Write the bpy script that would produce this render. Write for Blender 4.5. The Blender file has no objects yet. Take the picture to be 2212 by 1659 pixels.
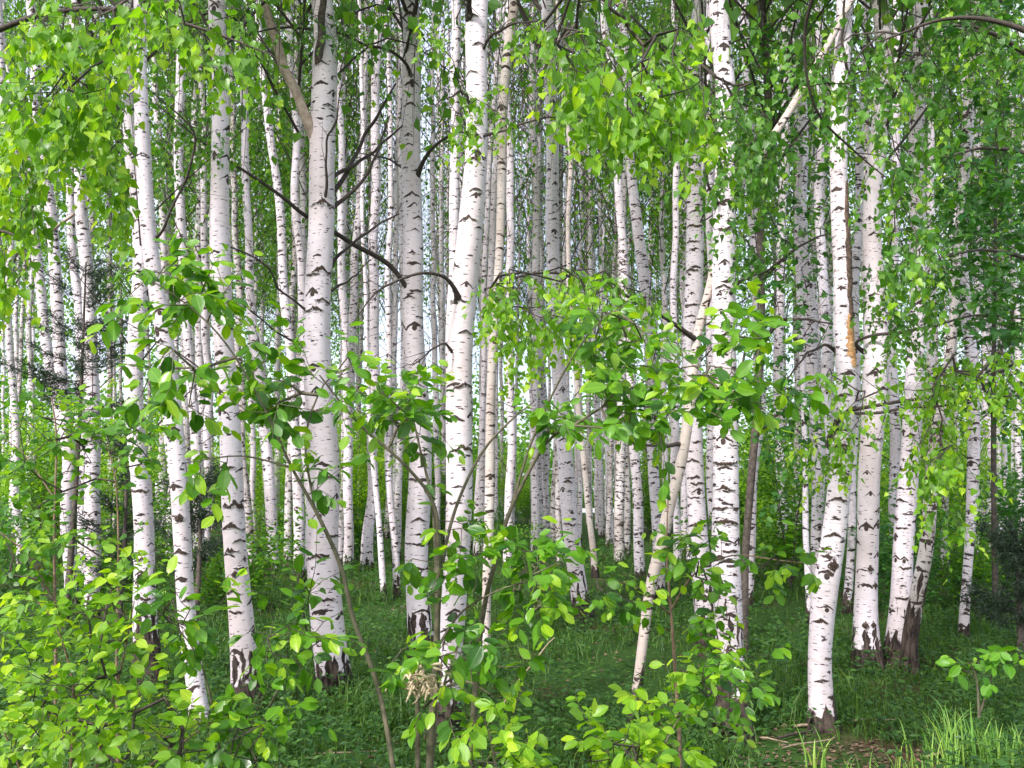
import bpy, math, random
import numpy as np
from mathutils import Vector, Matrix

# ------------------------------------------------------------------ camera, sky, sun, exposure
SC = bpy.context.scene
COL = SC.collection
IW, IH, FOC = 2212.0, 1659.0, 0.866          # measuring frame of the photograph
HORIZON = 1052.0
CAMZ = 1.6
PITCH = math.atan((HORIZON - IH / 2) / IW / FOC)
cam = bpy.data.cameras.new('camera')
cam.sensor_width = 36.0
cam.lens = 36.0 * FOC
cam.clip_start = 0.05
cam.clip_end = 2000
cam_o = bpy.data.objects.new('camera', cam)
cam_o.location = (0, 0, CAMZ)
cam_o.rotation_euler = (math.radians(90) + PITCH, 0, 0)
COL.objects.link(cam_o)
SC.camera = cam_o

SUN_EL, SUN_AZ = math.radians(40), math.radians(216)   # azimuth clockwise from +Y
world = bpy.data.worlds.new('World')
SC.world = world
world.use_nodes = True
wn = world.node_tree.nodes
sky = wn.new('ShaderNodeTexSky')
sky.sky_type = 'NISHITA'
sky.sun_disc = False
sky.sun_elevation = SUN_EL
sky.sun_rotation = SUN_AZ
sky.air_density = 1.0
sky.dust_density = 4.0
sky.ozone_density = 1.0
wn['Background'].inputs['Strength'].default_value = 0.15
wl = world.node_tree.links                     # thin bright cloud over the whole sky
wtc = wn.new('ShaderNodeTexCoord')
wno = wn.new('ShaderNodeTexNoise'); wno.inputs['Scale'].default_value = 2.2; wno.inputs['Detail'].default_value = 5
wmr = wn.new('ShaderNodeMapRange'); wmr.inputs['From Min'].default_value = 0.3; wmr.inputs['From Max'].default_value = 0.7
wmr.inputs['To Min'].default_value = 0.35; wmr.inputs['To Max'].default_value = 1.0
wmx = wn.new('ShaderNodeMix'); wmx.data_type = 'RGBA'; wmx.inputs[7].default_value = (3.9, 4.1, 4.7, 1)
wl.new(wtc.outputs['Generated'], wno.inputs['Vector']); wl.new(wno.outputs['Fac'], wmr.inputs['Value'])
wl.new(wmr.outputs[0], wmx.inputs[0]); wl.new(sky.outputs[0], wmx.inputs[6]); wl.new(wmx.outputs[2], wn['Background'].inputs['Color'])
sun = bpy.data.lights.new('sun', 'SUN')
sun.energy = 2.2
sun.angle = math.radians(7)
sun.color = (1.0, 0.95, 0.92)
sun_o = bpy.data.objects.new('sun', sun)
sd = Vector((math.sin(SUN_AZ) * math.cos(SUN_EL), math.cos(SUN_AZ) * math.cos(SUN_EL), math.sin(SUN_EL)))
sun_o.rotation_euler = sd.to_track_quat('Z', 'Y').to_euler()
sun_o.location = sd * 50
COL.objects.link(sun_o)
SC.view_settings.view_transform = 'Standard'
SC.view_settings.look = 'None'
SC.view_settings.exposure = 1.28
SC.view_settings.gamma = 1.0
SC.view_settings.use_curve_mapping = False
SC.render.engine = 'CYCLES'
SC.cycles.use_denoising = True
SC.cycles.max_bounces = 4
SC.cycles.transmission_bounces = 4
SC.cycles.diffuse_bounces = 3
SC.cycles.glossy_bounces = 1
SC.cycles.use_adaptive_sampling = True
SC.cycles.adaptive_threshold = 0.03

# ------------------------------------------------------------------ helpers
RNG = np.random.default_rng(7)
cp, sp = math.cos(PITCH), math.sin(PITCH)


def at(x, y, D):
    """world point seen at pixel (x, y) of the measuring frame, at forward distance D"""
    u = (x - IW / 2) / IW / FOC
    v = -(y - IH / 2) / IW / FOC
    d = np.array([u, cp - v * sp, sp + v * cp])
    return np.array([0, 0, CAMZ]) + d * (D / d[1])


def ground_depth(y):
    v = -(y - IH / 2) / IW / FOC
    dz, dy = sp + v * cp, cp - v * sp
    return CAMZ / -dz * dy


def project(P):
    P = np.asarray(P) - np.array([0, 0, CAMZ])
    f = P[:, 1] * cp + P[:, 2] * sp
    up = -P[:, 1] * sp + P[:, 2] * cp
    return np.stack([IW / 2 + P[:, 0] / f * FOC * IW, IH / 2 - up / f * FOC * IW, f], 1)


def gz(x, y):
    return 0.035 * np.sin(x * 1.3 + 0.7) * np.cos(y * 0.9) + 0.03 * np.sin(x * 0.45 - y * 0.6) + 0.012 * np.sin(3.1 * x + 2.2 * y)


def tag(o, label=None, cat=None, group=None, kind=None):
    if label: o['label'] = label
    if cat: o['category'] = cat
    if group: o['group'] = group
    if kind: o['kind'] = kind
    return o


def thing(name, label, cat, loc, group=None):
    o = bpy.data.objects.new(name, None)
    o.empty_display_size = 0.2
    o.location = Vector([float(c) for c in loc])
    COL.objects.link(o)
    return tag(o, label, cat, group)


def link(name, me, parent=None, loc=None):
    o = bpy.data.objects.new(name, me)
    COL.objects.link(o)
    if parent is not None:
        o.parent = parent
    if loc is not None:
        o.location = Vector([float(c) for c in loc])
    return o


def mesh_np(name, V, F, mat, uv=None, rnd=None, smooth=True, uv2=None):
    """V (n,3); F list of arrays of faces with the same corner count, or one such array"""
    Fs = F if isinstance(F, list) else [F]
    me = bpy.data.meshes.new(name)
    V = np.asarray(V, np.float32)
    me.vertices.add(len(V))
    me.vertices.foreach_set('co', V.ravel())
    li = np.concatenate([f.ravel() for f in Fs]).astype(np.int32)
    tot = np.concatenate([np.full(len(f), f.shape[1], np.int32) for f in Fs])
    st = np.concatenate([[0], np.cumsum(tot)[:-1]]).astype(np.int32)
    me.loops.add(len(li))
    me.loops.foreach_set('vertex_index', li)
    me.polygons.add(len(tot))
    me.polygons.foreach_set('loop_start', st)
    me.polygons.foreach_set('loop_total', tot)
    me.polygons.foreach_set('use_smooth', np.full(len(tot), smooth))
    if uv is not None:
        l = me.uv_layers.new(name='UVMap')
        l.data.foreach_set('uv', np.asarray(uv, np.float32)[li].ravel())
    if uv2 is not None:
        l = me.uv_layers.new(name='Base')
        l.data.foreach_set('uv', np.asarray(uv2, np.float32)[li].ravel())
    if rnd is not None:
        a = me.attributes.new('rnd', 'FLOAT', 'POINT')
        a.data.foreach_set('value', np.asarray(rnd, np.float32))
    me.update()
    me.validate()
    if mat is not None:
        me.materials.append(mat)
    return me


# ---- node helper: arithmetic on sockets
class S:
    def __init__(s, nt, sock): s.nt, s.k = nt, sock

    def op(s, o, b=None, c=None, clamp=False):
        n = s.nt.nodes.new('ShaderNodeMath'); n.operation = o; n.use_clamp = clamp
        for i, x in enumerate((s, b, c)):
            if x is None: continue
            if isinstance(x, S): s.nt.links.new(x.k, n.inputs[i])
            else: n.inputs[i].default_value = x
        return S(s.nt, n.outputs[0])

    def __add__(s, b): return s.op('ADD', b)
    def __sub__(s, b): return s.op('SUBTRACT', b)
    def __mul__(s, b): return s.op('MULTIPLY', b)
    def __truediv__(s, b): return s.op('DIVIDE', b)
    def abs(s): return s.op('ABSOLUTE')
    def gt(s, b): return s.op('GREATER_THAN', b)
    def max(s, b): return s.op('MAXIMUM', b)
    def min(s, b): return s.op('MINIMUM', b)
    def fract(s): return s.op('FRACT')
    def neg(s): return s.op('MULTIPLY', -1.0)

    def step(s, a, b):
        n = s.nt.nodes.new('ShaderNodeMapRange'); n.interpolation_type = 'SMOOTHSTEP'
        s.nt.links.new(s.k, n.inputs['Value'])
        n.inputs['From Min'].default_value = a; n.inputs['From Max'].default_value = b
        return S(s.nt, n.outputs[0])


class NT:
    def __init__(s, name):
        s.m = bpy.data.materials.new(name); s.m.use_nodes = True
        s.nt = s.m.node_tree
        s.out = s.nt.nodes['Material Output']; s.bsdf = s.nt.nodes['Principled BSDF']

    def node(s, t, **kw):
        n = s.nt.nodes.new(t)
        for k, v in kw.items(): setattr(n, k, v)
        return n

    def ln(s, a, b): s.nt.links.new(a.k if isinstance(a, S) else a, b)

    def uv(s, name):
        n = s.node('ShaderNodeUVMap', uv_map=name); sp_ = s.node('ShaderNodeSeparateXYZ')
        s.ln(n.outputs[0], sp_.inputs[0])
        return S(s.nt, sp_.outputs[0]), S(s.nt, sp_.outputs[1])

    def vec(s, *c):
        n = s.node('ShaderNodeCombineXYZ')
        for i, x in enumerate(c):
            if isinstance(x, S): s.ln(x, n.inputs[i])
            else: n.inputs[i].default_value = x
        return n.outputs[0]

    def noise(s, v, scale=1.0, detail=3.0, rough=0.55, dim='3D'):
        n = s.node('ShaderNodeTexNoise', noise_dimensions=dim)
        s.ln(v, n.inputs['Vector']); n.inputs['Scale'].default_value = scale
        n.inputs['Detail'].default_value = detail; n.inputs['Roughness'].default_value = rough
        return S(s.nt, n.outputs['Fac'])

    def vor(s, v, rnd=0.9):
        n = s.node('ShaderNodeTexVoronoi', voronoi_dimensions='2D')
        s.ln(v, n.inputs['Vector']); n.inputs['Scale'].default_value = 1.0
        n.inputs['Randomness'].default_value = rnd
        p = s.node('ShaderNodeSeparateXYZ'); s.ln(n.outputs['Position'], p.inputs[0])
        c = s.node('ShaderNodeSeparateColor'); s.ln(n.outputs['Color'], c.inputs[0])
        return [S(s.nt, p.outputs[0]), S(s.nt, p.outputs[1])] + [S(s.nt, c.outputs[i]) for i in range(3)] + [S(s.nt, n.outputs['Distance'])]

    def mix(s, f, a, b):
        n = s.node('ShaderNodeMix', data_type='RGBA')
        if isinstance(f, S): s.ln(f, n.inputs[0])
        else: n.inputs[0].default_value = f
        for x, i in ((a, 6), (b, 7)):
            if isinstance(x, tuple): n.inputs[i].default_value = (*x, 1)
            else: s.ln(x, n.inputs[i])
        return n.outputs[2]

    def bump(s, h, strength=0.5, dist=0.01):
        n = s.node('ShaderNodeBump'); s.ln(h, n.inputs['Height'])
        n.inputs['Strength'].default_value = strength; n.inputs['Distance'].default_value = dist
        s.ln(n.outputs[0], s.bsdf.inputs['Normal'])


def bark(name, white, warm, marks=0.5, dash=0.5, blotch=0.60, size=1.0, patchy=0.0, slope=0.7):
    """birch bark: pale skin, chevron branch scars, short dashes, black fissured foot"""
    t = NT(name)
    u, v = t.uv('UVMap')
    hb, seed = t.uv('Base')                  # height / height of the dark foot
    big = t.noise(t.vec(u * 2.5, v * 1.2, seed), 1.0, 4)
    fine = t.noise(t.vec(u * 30, v * 30, seed), 1.0, 3)
    wob = t.noise(t.vec(u * 14, v * 14, seed), 1.0, 2) - 0.5
    # chevron scars
    sx, sy = 0.17 * size, 0.20 * size
    px, py, r1, r2, r3, _ = t.vor(t.vec(u / sx, v / sy), 0.85)
    dx = (u / sx - px) * sx
    dy = (v / sy - py) * sy
    sc = (r2 * 1.0 + 0.6) * size
    adx = dx.abs() / sc
    dyc = dy / sc + adx * (r3 * slope + 0.08) + wob * 0.045
    th = (adx * -0.12 + 0.0135) + wob * 0.020
    arm = (th - dyc.abs()).step(0.0, 0.003) * (adx.neg() + 0.075).step(0.0, 0.012)
    eye = (((dx / sc) * (dx / sc)) / 0.00034 + ((dy / sc + 0.03) * (dy / sc + 0.03)) / 0.0004 + wob * 1.2)
    eye = (eye.neg() + 1.0).step(0.0, 0.35) * r3.gt(0.55)
    chev = (arm.max(eye)) * r1.gt(1.0 - marks)
    # short horizontal dashes
    qx, qy, s1, s2, s3, _ = t.vor(t.vec(u / (0.06 * size) + 31.0, v / (0.036 * size)), 0.95)
    ex = (u / (0.06 * size) + 31.0 - qx) * 0.06
    ey = (v / (0.036 * size) - qy) * 0.036
    dsh = (((ex.abs() / (s2 * 0.026 + 0.004)) * (ex.abs() / (s2 * 0.026 + 0.004))) + ((ey + wob * 0.006) / (s3 * 0.003 + 0.0016)).op('POWER', 2.0))
    dsh = (dsh.neg() + 1.0).step(0.0, 0.5) * s1.gt(1.0 - dash)
    # rough black blotches, wider than tall
    bl = t.noise(t.vec(u * 8, v * 20, seed), 1.0, 3, 0.6).step(blotch, blotch + 0.035)
    # lenticel lines
    lent = t.noise(t.vec(u * 12, v * 170, seed), 1.0, 2).step(0.56, 0.70)
    # foot: pointed dark plates growing together towards the ground
    wx = u / 0.075 + wob * 0.8
    fx, fy, f1, f2, f3, _ = t.vor(t.vec(wx, v / 0.27 + wob * 0.4), 0.8)
    fdx = (wx - fx).abs()
    fdy = (v / 0.27 + wob * 0.4 - fy)
    dia = (fdx * 1.25 + fdy.abs() * 0.85 + wob * 0.35)
    reach = (hb.neg() + 1.55)                # 1.55 at ground, 0 at 1.55 foot heights
    plate = (reach * (f1 * 0.35 + 0.48) - dia).step(-0.02, 0.05)
    solid = (hb.neg() + 0.55 + wob * 1.1).step(-0.08, 0.08)
    foot = plate.max(solid) * (hb.neg() + 1.9 - f2 * 0.8).gt(0.0)
    dark = chev.max(dsh).max(bl).max(foot)
    skin = t.mix(big.step(0.35, 0.7), white, warm)
    skin = t.mix(lent * 0.5, skin, (0.42, 0.33, 0.29))
    skin = t.mix((fine.step(0.52, 0.75)) * 0.3, skin, (0.55, 0.50, 0.46))
    if patchy:
        gr = t.noise(t.vec(u * 5, v * 3, seed + 9.0), 1.0, 5, 0.65).step(0.52, 0.66)
        skin = t.mix(gr * patchy, skin, (0.16, 0.12, 0.10))
    fis = t.noise(t.vec(u * 45, v * 9, seed), 1.0, 4, 0.6)
    blk = t.mix(fis.step(0.35, 0.68), (0.012, 0.009, 0.008), (0.105, 0.075, 0.062))
    dk = t.mix(foot, t.mix(fine, (0.02, 0.015, 0.014), (0.085, 0.06, 0.05)), blk)
    edge = t.mix(dark, skin, dk)
    t.ln(edge, t.bsdf.inputs['Base Color'])
    t.bsdf.inputs['Roughness'].default_value = 0.72
    t.bsdf.inputs['Specular IOR Level'].default_value = 0.25
    h = dark * -0.6 + foot * fis * 1.6 + lent * 0.12 + fine * 0.12 + big * 0.4
    t.bump(h, 0.7, 0.012)
    return t.m


def wood(name, a, b, sc=30.0):
    t = NT(name)
    g = t.node('ShaderNodeTexCoord')
    n = t.noise(g.outputs['Object'], sc, 4)
    t.ln(t.mix(n.step(0.3, 0.7), a, b), t.bsdf.inputs['Base Color'])
    t.bsdf.inputs['Roughness'].default_value = 0.8
    t.bump(n, 0.6, 0.004)
    return t.m


def leafmat(name, dull, mid, bright, trans=0.42, rough=0.30, veins=True):
    t = NT(name)
    at_ = t.node('ShaderNodeAttribute', attribute_name='rnd')
    oi = t.node('ShaderNodeObjectInfo')
    oc = t.node('ShaderNodeSeparateColor'); t.ln(oi.outputs['Color'], oc.inputs[0])
    r = (S(t.nt, at_.outputs['Fac']) + S(t.nt, oc.outputs[0])).fract()
    r2 = (r * 7.31).fract()
    c = t.mix(r.step(0.0, 0.55), dull, mid)
    c = t.mix(r.step(0.6, 1.0), c, bright)
    if veins:
        u, v = t.uv('UVMap')
        mid_l = (u.abs().neg() + 0.035).step(0.0, 0.02)
        sv = ((v * 6.5 - u.abs() * 4.5).fract() - 0.5).abs()
        side = (sv.neg() + 0.10).step(0.0, 0.08) * 0.35
        vn = mid_l.max(side)
        hs = t.node('ShaderNodeMix', data_type='RGBA'); hs.blend_type = 'MULTIPLY'; hs.inputs[0].default_value = 1
        t.ln(c, hs.inputs[6]); hs.inputs[7].default_value = (1.5, 1.35, 1.6, 1)
        c = t.mix(vn * 0.7, c, hs.outputs[2])
        t.bump(vn * -1.0, 0.25, 0.002)
    t.ln(c, t.bsdf.inputs['Base Color'])
    t.ln(r2 * 0.25 + rough, t.bsdf.inputs['Roughness'])
    t.bsdf.inputs['Specular IOR Level'].default_value = 0.55
    tr = t.node('ShaderNodeBsdfTranslucent')
    hs2 = t.node('ShaderNodeMix', data_type='RGBA'); hs2.blend_type = 'MULTIPLY'; hs2.inputs[0].default_value = 1
    t.ln(c, hs2.inputs[6]); hs2.inputs[7].default_value = (1.95, 1.8, 0.6, 1)
    t.ln(hs2.outputs[2], tr.inputs['Color'])
    mx = t.node('ShaderNodeMixShader'); mx.inputs[0].default_value = trans
    t.ln(t.bsdf.outputs[0], mx.inputs[1]); t.ln(tr.outputs[0], mx.inputs[2])
    t.ln(mx.outputs[0], t.out.inputs['Surface'])
    return t.m


M = {}
M['white'] = bark('birch bark white', (0.75, 0.68, 0.735), (0.65, 0.56, 0.575), 0.48, 0.38, 0.655, 1.0, 0.10)
M['marked'] = bark('birch bark marked', (0.75, 0.68, 0.74), (0.63, 0.555, 0.585), 0.55, 0.50, 0.612, 0.85, 0.12, 0.5)
M['heavy'] = bark('birch bark heavily marked', (0.74, 0.675, 0.735), (0.61, 0.54, 0.565), 0.6, 0.55, 0.585, 0.8, 0.15, 0.4)
M['tan'] = bark('birch bark tan', (0.62, 0.55, 0.515), (0.47, 0.39, 0.345), 0.5, 0.5, 0.625, 0.8, 0.25, 0.5)
M['shaded'] = bark('birch bark rough painted shade', (0.60, 0.56, 0.57), (0.42, 0.37, 0.35), 0.8, 0.5, 0.56, 0.8, 0.6)  # blotchier bark, with the shade on dim trunks painted into its colour
M['browntrunk'] = wood('brown bark', (0.045, 0.035, 0.03), (0.12, 0.095, 0.08), 25)
M['twig'] = wood('twig bark', (0.028, 0.021, 0.018), (0.075, 0.055, 0.045), 60)
M['greytwig'] = wood('grey branch bark', (0.05, 0.04, 0.035), (0.15, 0.12, 0.10), 40)
M['willowstem'] = wood('willow stem bark', (0.07, 0.065, 0.04), (0.16, 0.14, 0.09), 40)
M['redstem'] = wood('reddish stem bark', (0.12, 0.07, 0.045), (0.25, 0.17, 0.12), 40)
M['tanlimb'] = wood('tan limb bark', (0.30, 0.22, 0.17), (0.52, 0.42, 0.35), 20)
M['crack'] = wood('cracked dead bark', (0.03, 0.02, 0.015), (0.14, 0.085, 0.055), 50)
def scarmat():
    t = NT('dark branch scar')
    u, v = t.uv('UVMap')                     # -1..1 across, 0..1 down
    g = t.node('ShaderNodeTexCoord')
    n1 = t.noise(g.outputs['Object'], 55, 4, 0.65)
    n2 = t.noise(g.outputs['Object'], 160, 3, 0.6)
    e = (u.abs().neg() + 1.0) * 0.9
    e2 = ((v - 0.45).abs().neg() + 0.5) * 1.1
    m = (e.min(e2) + (n1 - 0.5) * 1.3 + (n2 - 0.5) * 0.5).step(0.10, 0.22)
    dk = t.mix(n2.step(0.35, 0.7), (0.012, 0.009, 0.008), (0.13, 0.085, 0.065))
    t.ln(t.mix(m, (0.68, 0.625, 0.66), dk), t.bsdf.inputs['Base Color'])
    t.bsdf.inputs['Roughness'].default_value = 0.75
    t.bsdf.inputs['Specular IOR Level'].default_value = 0.25
    t.bump(n2 * m, 0.8, 0.008)
    return t.m


M['scar'] = scarmat()
M['bare'] = wood('bare orange wood', (0.36, 0.16, 0.06), (0.58, 0.36, 0.17), 35)
M['deadwood'] = wood('dead stick', (0.16, 0.11, 0.075), (0.34, 0.26, 0.19), 40)
M['litter'] = wood('dead leaf', (0.07, 0.042, 0.026), (0.22, 0.145, 0.09), 30)
M['straw'] = wood('dry straw', (0.28, 0.21, 0.12), (0.45, 0.36, 0.22), 40)
M['catkin'] = wood('dry catkin fluff', (0.30, 0.23, 0.14), (0.56, 0.47, 0.32), 120)
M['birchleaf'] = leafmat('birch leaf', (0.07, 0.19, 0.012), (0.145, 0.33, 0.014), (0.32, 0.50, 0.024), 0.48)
M['birchshade'] = leafmat('birch leaf painted shade', (0.035, 0.12, 0.016), (0.07, 0.205, 0.018), (0.14, 0.30, 0.02), 0.45)  # birch leaf darkened in colour to stand for shade deeper in
M['birchhalfshade'] = leafmat('birch leaf painted half shade', (0.038, 0.135, 0.014), (0.09, 0.25, 0.016), (0.23, 0.41, 0.02), 0.46)  # partly shaded birch leaf, the dimmer light put into the greens
M['brightleaf'] = leafmat('young shrub leaf', (0.085, 0.225, 0.014), (0.185, 0.37, 0.016), (0.36, 0.53, 0.026), 0.47, 0.30)
M['willowleaf'] = leafmat('willow leaf', (0.036, 0.125, 0.016), (0.11, 0.285, 0.016), (0.30, 0.49, 0.026), 0.43, 0.25)
M['shrubleaf'] = leafmat('shrub leaf', (0.05, 0.17, 0.014), (0.11, 0.30, 0.016), (0.23, 0.44, 0.022), 0.45, 0.32)
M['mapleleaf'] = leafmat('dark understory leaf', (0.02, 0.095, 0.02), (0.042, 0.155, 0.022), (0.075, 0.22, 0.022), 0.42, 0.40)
M['farleaf'] = leafmat('far leaf', (0.045, 0.14, 0.02), (0.085, 0.235, 0.024), (0.19, 0.36, 0.028), 0.52, 0.5, veins=False)
M['needle'] = leafmat('pine needle', (0.018, 0.04, 0.022), (0.028, 0.055, 0.03), (0.04, 0.075, 0.035), 0.1, 0.5, veins=False)
M['grass'] = leafmat('grass blade', (0.034, 0.098, 0.016), (0.06, 0.15, 0.02), (0.12, 0.21, 0.03), 0.38, 0.5, veins=False)
M['herb'] = leafmat('herb leaf', (0.025, 0.085, 0.018), (0.045, 0.135, 0.02), (0.08, 0.19, 0.022), 0.38, 0.5, veins=False)
M['palesunlitgrass'] = leafmat('pale grass blade painted sunlit', (0.14, 0.33, 0.08), (0.23, 0.44, 0.09), (0.36, 0.54, 0.11), 0.42, 0.45, veins=False)  # pale blades; sunlight on the corner tufts is painted into this colour


# ------------------------------------------------------------------ curves and tubes
def spline(P, step=0.1):
    P = np.asarray(P, float)
    if len(P) == 2:
        n = max(2, int(np.linalg.norm(P[1] - P[0]) / step) + 1)
        return P[0] + (P[1] - P[0]) * np.linspace(0, 1, n)[:, None]
    Q = np.vstack([2 * P[0] - P[1], P, 2 * P[-1] - P[-2]])
    out = []
    for i in range(1, len(Q) - 2):
        a, b, c, d = Q[i - 1], Q[i], Q[i + 1], Q[i + 2]
        n = max(2, int(np.linalg.norm((c - b)[:3]) / step) + 1)
        s = np.linspace(0, 1, n, endpoint=False)[:, None]
        out.append(0.5 * (2 * b + (c - a) * s + (2 * a - 5 * b + 4 * c - d) * s ** 2 + (3 * b - a - 3 * c + d) * s ** 3))
    out.append(P[-1:])
    return np.vstack(out)


def tube(C, R, n=8, cap=True, uv_off=(0, 0), lumps=0.0, rng=RNG, flare=None):
    """C (m,3) centreline, R (m,) radius"""
    m = len(C)
    T = np.gradient(C, axis=0)
    T /= np.linalg.norm(T, axis=1)[:, None] + 1e-9
    ref = np.array([0, 1.0, 0.0]) if abs(T[:, 1]).mean() < 0.8 else np.array([1.0, 0, 0])
    X = ref - (T @ ref)[:, None] * T
    X /= np.linalg.norm(X, axis=1)[:, None] + 1e-9
    Y = np.cross(T, X)
    th = np.linspace(0, 2 * np.pi, n + 1)
    rr = np.repeat(R[:, None], n + 1, 1)
    if lumps:
        s = np.cumsum(np.r_[0, np.linalg.norm(np.diff(C, axis=0), axis=1)])
        for k in range(5):
            a, b, p, q = rng.uniform(1, 7), rng.integers(1, 4), rng.uniform(0, 6.3), rng.uniform(0, 6.3)
            rr = rr * (1 + lumps * 0.4 * np.sin(s[:, None] * a + p + np.sin(th * b + q)[None, :] * 1.5))
    if flare is not None:
        rr = rr * flare(th, C)
    V = C[:, None, :] + rr[:, :, None] * (np.cos(th)[None, :, None] * X[:, None, :] + np.sin(th)[None, :, None] * Y[:, None, :])
    V[:, n] = V[:, 0]
    L = np.cumsum(np.r_[0, np.linalg.norm(np.diff(C, axis=0), axis=1)])
    uv = np.stack([np.repeat((th / (2 * np.pi))[None], m, 0) * 2 * np.pi * R.max() * 0.8 + uv_off[0], np.repeat(L[:, None], n + 1, 1) + uv_off[1]], -1)
    i = np.arange(m - 1)[:, None] * (n + 1) + np.arange(n)[None]
    F = np.stack([i, i + 1, i + n + 2, i + n + 1], -1).reshape(-1, 4)
    return V.reshape(-1, 3), F, uv.reshape(-1, 2), L


def tube_mesh(name, C, R, mat, n=6):
    V, F, uv, _ = tube(np.asarray(C), np.asarray(R), n)
    # close the tip
    return mesh_np(name, V, F, mat, uv)


def prisms(P0, P1, r0, r1):
    """many three-sided twigs at once"""
    d = P1 - P0
    d = d / (np.linalg.norm(d, axis=1)[:, None] + 1e-9)
    ref = np.where(np.abs(d[:, 2:3]) < 0.8, np.array([[0, 0, 1.0]]), np.array([[1.0, 0, 0]]))
    x = np.cross(d, ref); x /= np.linalg.norm(x, axis=1)[:, None] + 1e-9
    y = np.cross(d, x)
    n = len(P0)
    V = np.zeros((n, 6, 3))
    for k in range(3):
        a = 2 * np.pi * k / 3
        o = math.cos(a) * x + math.sin(a) * y
        V[:, k] = P0 + o * r0[:, None]
        V[:, 3 + k] = P1 + o * r1[:, None]
    b = np.arange(n)[:, None] * 6
    F = np.concatenate([b + np.array([[k, (k + 1) % 3, 3 + (k + 1) % 3, 3 + k]]) for k in range(3)])
    return V.reshape(-1, 3), F


# ------------------------------------------------------------------ leaves
def leaf_template(kind, k=0):
    """vertices, triangles and uv of one leaf: petiole at the origin, blade along +y, face towards +z"""
    if kind == 'birch':
        W = [(0.00, 0.10), (0.33, 0.12), (0.44, 0.32), (0.30, 0.60), (0.13, 0.86), (0.0, 1.10)]
        pet = -0.38
    elif kind == 'willow':
        W = [(0.00, 0.0), (0.17, 0.12), (0.29, 0.40), (0.29, 0.66), (0.16, 0.88), (0.0, 1.02)]
        pet = -0.14
    elif kind == 'shrub':
        W = [(0.00, 0.0), (0.27, 0.10), (0.38, 0.36), (0.32, 0.65), (0.15, 0.88), (0.0, 1.04)]
        pet = -0.18
    elif kind == 'maple':
        W = [(0.00, 0.05), (0.40, 0.00), (0.30, 0.22), (0.62, 0.42), (0.28, 0.55), (0.0, 1.0)]
        pet = -0.5
    fold = (0.22, 0.34, 0.12)[k % 3]
    curl = (0.12, 0.28, -0.10)[k % 3]
    V, U = [], []
    mids = []
    for (x, y) in W:
        z = -curl * y * y
        V.append((0, y, z)); U.append((0, y)); mids.append(len(V) - 1)
    right, left = {}, {}
    for i, (x, y) in enumerate(W[1:-1], 1):
        z = fold * x - curl * y * y + 0.03 * math.sin(9 * y + k)
        V.append((x, y, z)); U.append((x, y)); right[i] = len(V) - 1
        V.append((-x, y + 0.015 * (-1) ** i, z + 0.02)); U.append((-x, y)); left[i] = len(V) - 1
    T = []
    nW = len(W)
    for i in range(nW - 1):
        for side, flip in ((right, 0), (left, 1)):
            a, b = mids[i], mids[i + 1]
            c, d = side.get(i), side.get(i + 1)
            q = []
            if c is None and d is not None: q = [(a, d, b)]
            elif d is None and c is not None: q = [(a, c, b)]
            elif c is not None: q = [(a, c, d), (a, d, b)]
            for t in q: T.append(t if not flip else t[::-1])
    b0 = len(V)
    V += [(-0.018, pet, -0.02), (0.018, pet, -0.02), (0.014, W[0][1] + 0.02, 0.002), (-0.014, W[0][1] + 0.02, 0.002)]
    U += [(0, 0)] * 4
    T += [(b0, b0 + 1, b0 + 2), (b0, b0 + 2, b0 + 3)]
    V = np.array(V, float)
    V[:, 1] -= pet
    return V, np.array(T), np.array(U, float)


TPL = {k: [leaf_template(k, i) for i in range(3)] for k in ('birch', 'willow', 'shrub', 'maple')}
LEAFMESH = {}


def leaf_mesh(kind, k, mat):
    key = (kind, k, mat)
    if key not in LEAFMESH:
        V, T, U = TPL[kind][k]
        LEAFMESH[key] = mesh_np(kind + ' leaf', V, T, M[mat], U)
    return LEAFMESH[key]


def frames(axis, normal):
    y = axis / (np.linalg.norm(axis, axis=1)[:, None] + 1e-9)
    z = normal - (normal * y).sum(1)[:, None] * y
    z /= np.linalg.norm(z, axis=1)[:, None] + 1e-9
    x = np.cross(y, z)
    return np.stack([x, y, z], -1)          # columns


def leaves_merged(P, R, s, kind, var, mat, rng, tone, name='foliage'):
    Vs, Fs, Us, Rs, off = [], [], [], [], 0
    for k in range(3):
        m = var == k
        if not m.any(): continue
        V, T, U = TPL[kind][k]
        n = m.sum()
        W = np.einsum('nij,vj->nvi', R[m], V) * s[m][:, None, None] + P[m][:, None, :]
        Vs.append(W.reshape(-1, 3))
        Fs.append((T[None] + (np.arange(n) * len(V))[:, None, None]).reshape(-1, 3) + off)
        Us.append(np.tile(U, (n, 1)))
        Rs.append(np.repeat(tone[m], len(V)))
        off += n * len(V)
    return mesh_np(name, np.vstack(Vs), np.vstack(Fs), M[mat], np.vstack(Us), np.concatenate(Rs))


def quad_leaves(P, axis, normal, s, mat, rng, name='foliage', wid=0.62):
    """cheap folded two-triangle-a-side leaves for everything far away"""
    R = frames(axis, normal)
    V = np.array([(0, 0, 0), (wid * 0.5, 0.4, 0.10), (0, 1, 0), (-wid * 0.5, 0.4, 0.10)])
    n = len(P)
    W = np.einsum('nij,vj->nvi', R, V) * s[:, None, None] + P[:, None, :]
    b = (np.arange(n) * 4)[:, None]
    F = np.vstack([b + np.array([[0, 1, 2]]), b + np.array([[0, 2, 3]])])
    return mesh_np(name, W.reshape(-1, 3), F, M[mat], None, np.repeat(rng.random(n), 4), smooth=False)


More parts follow.
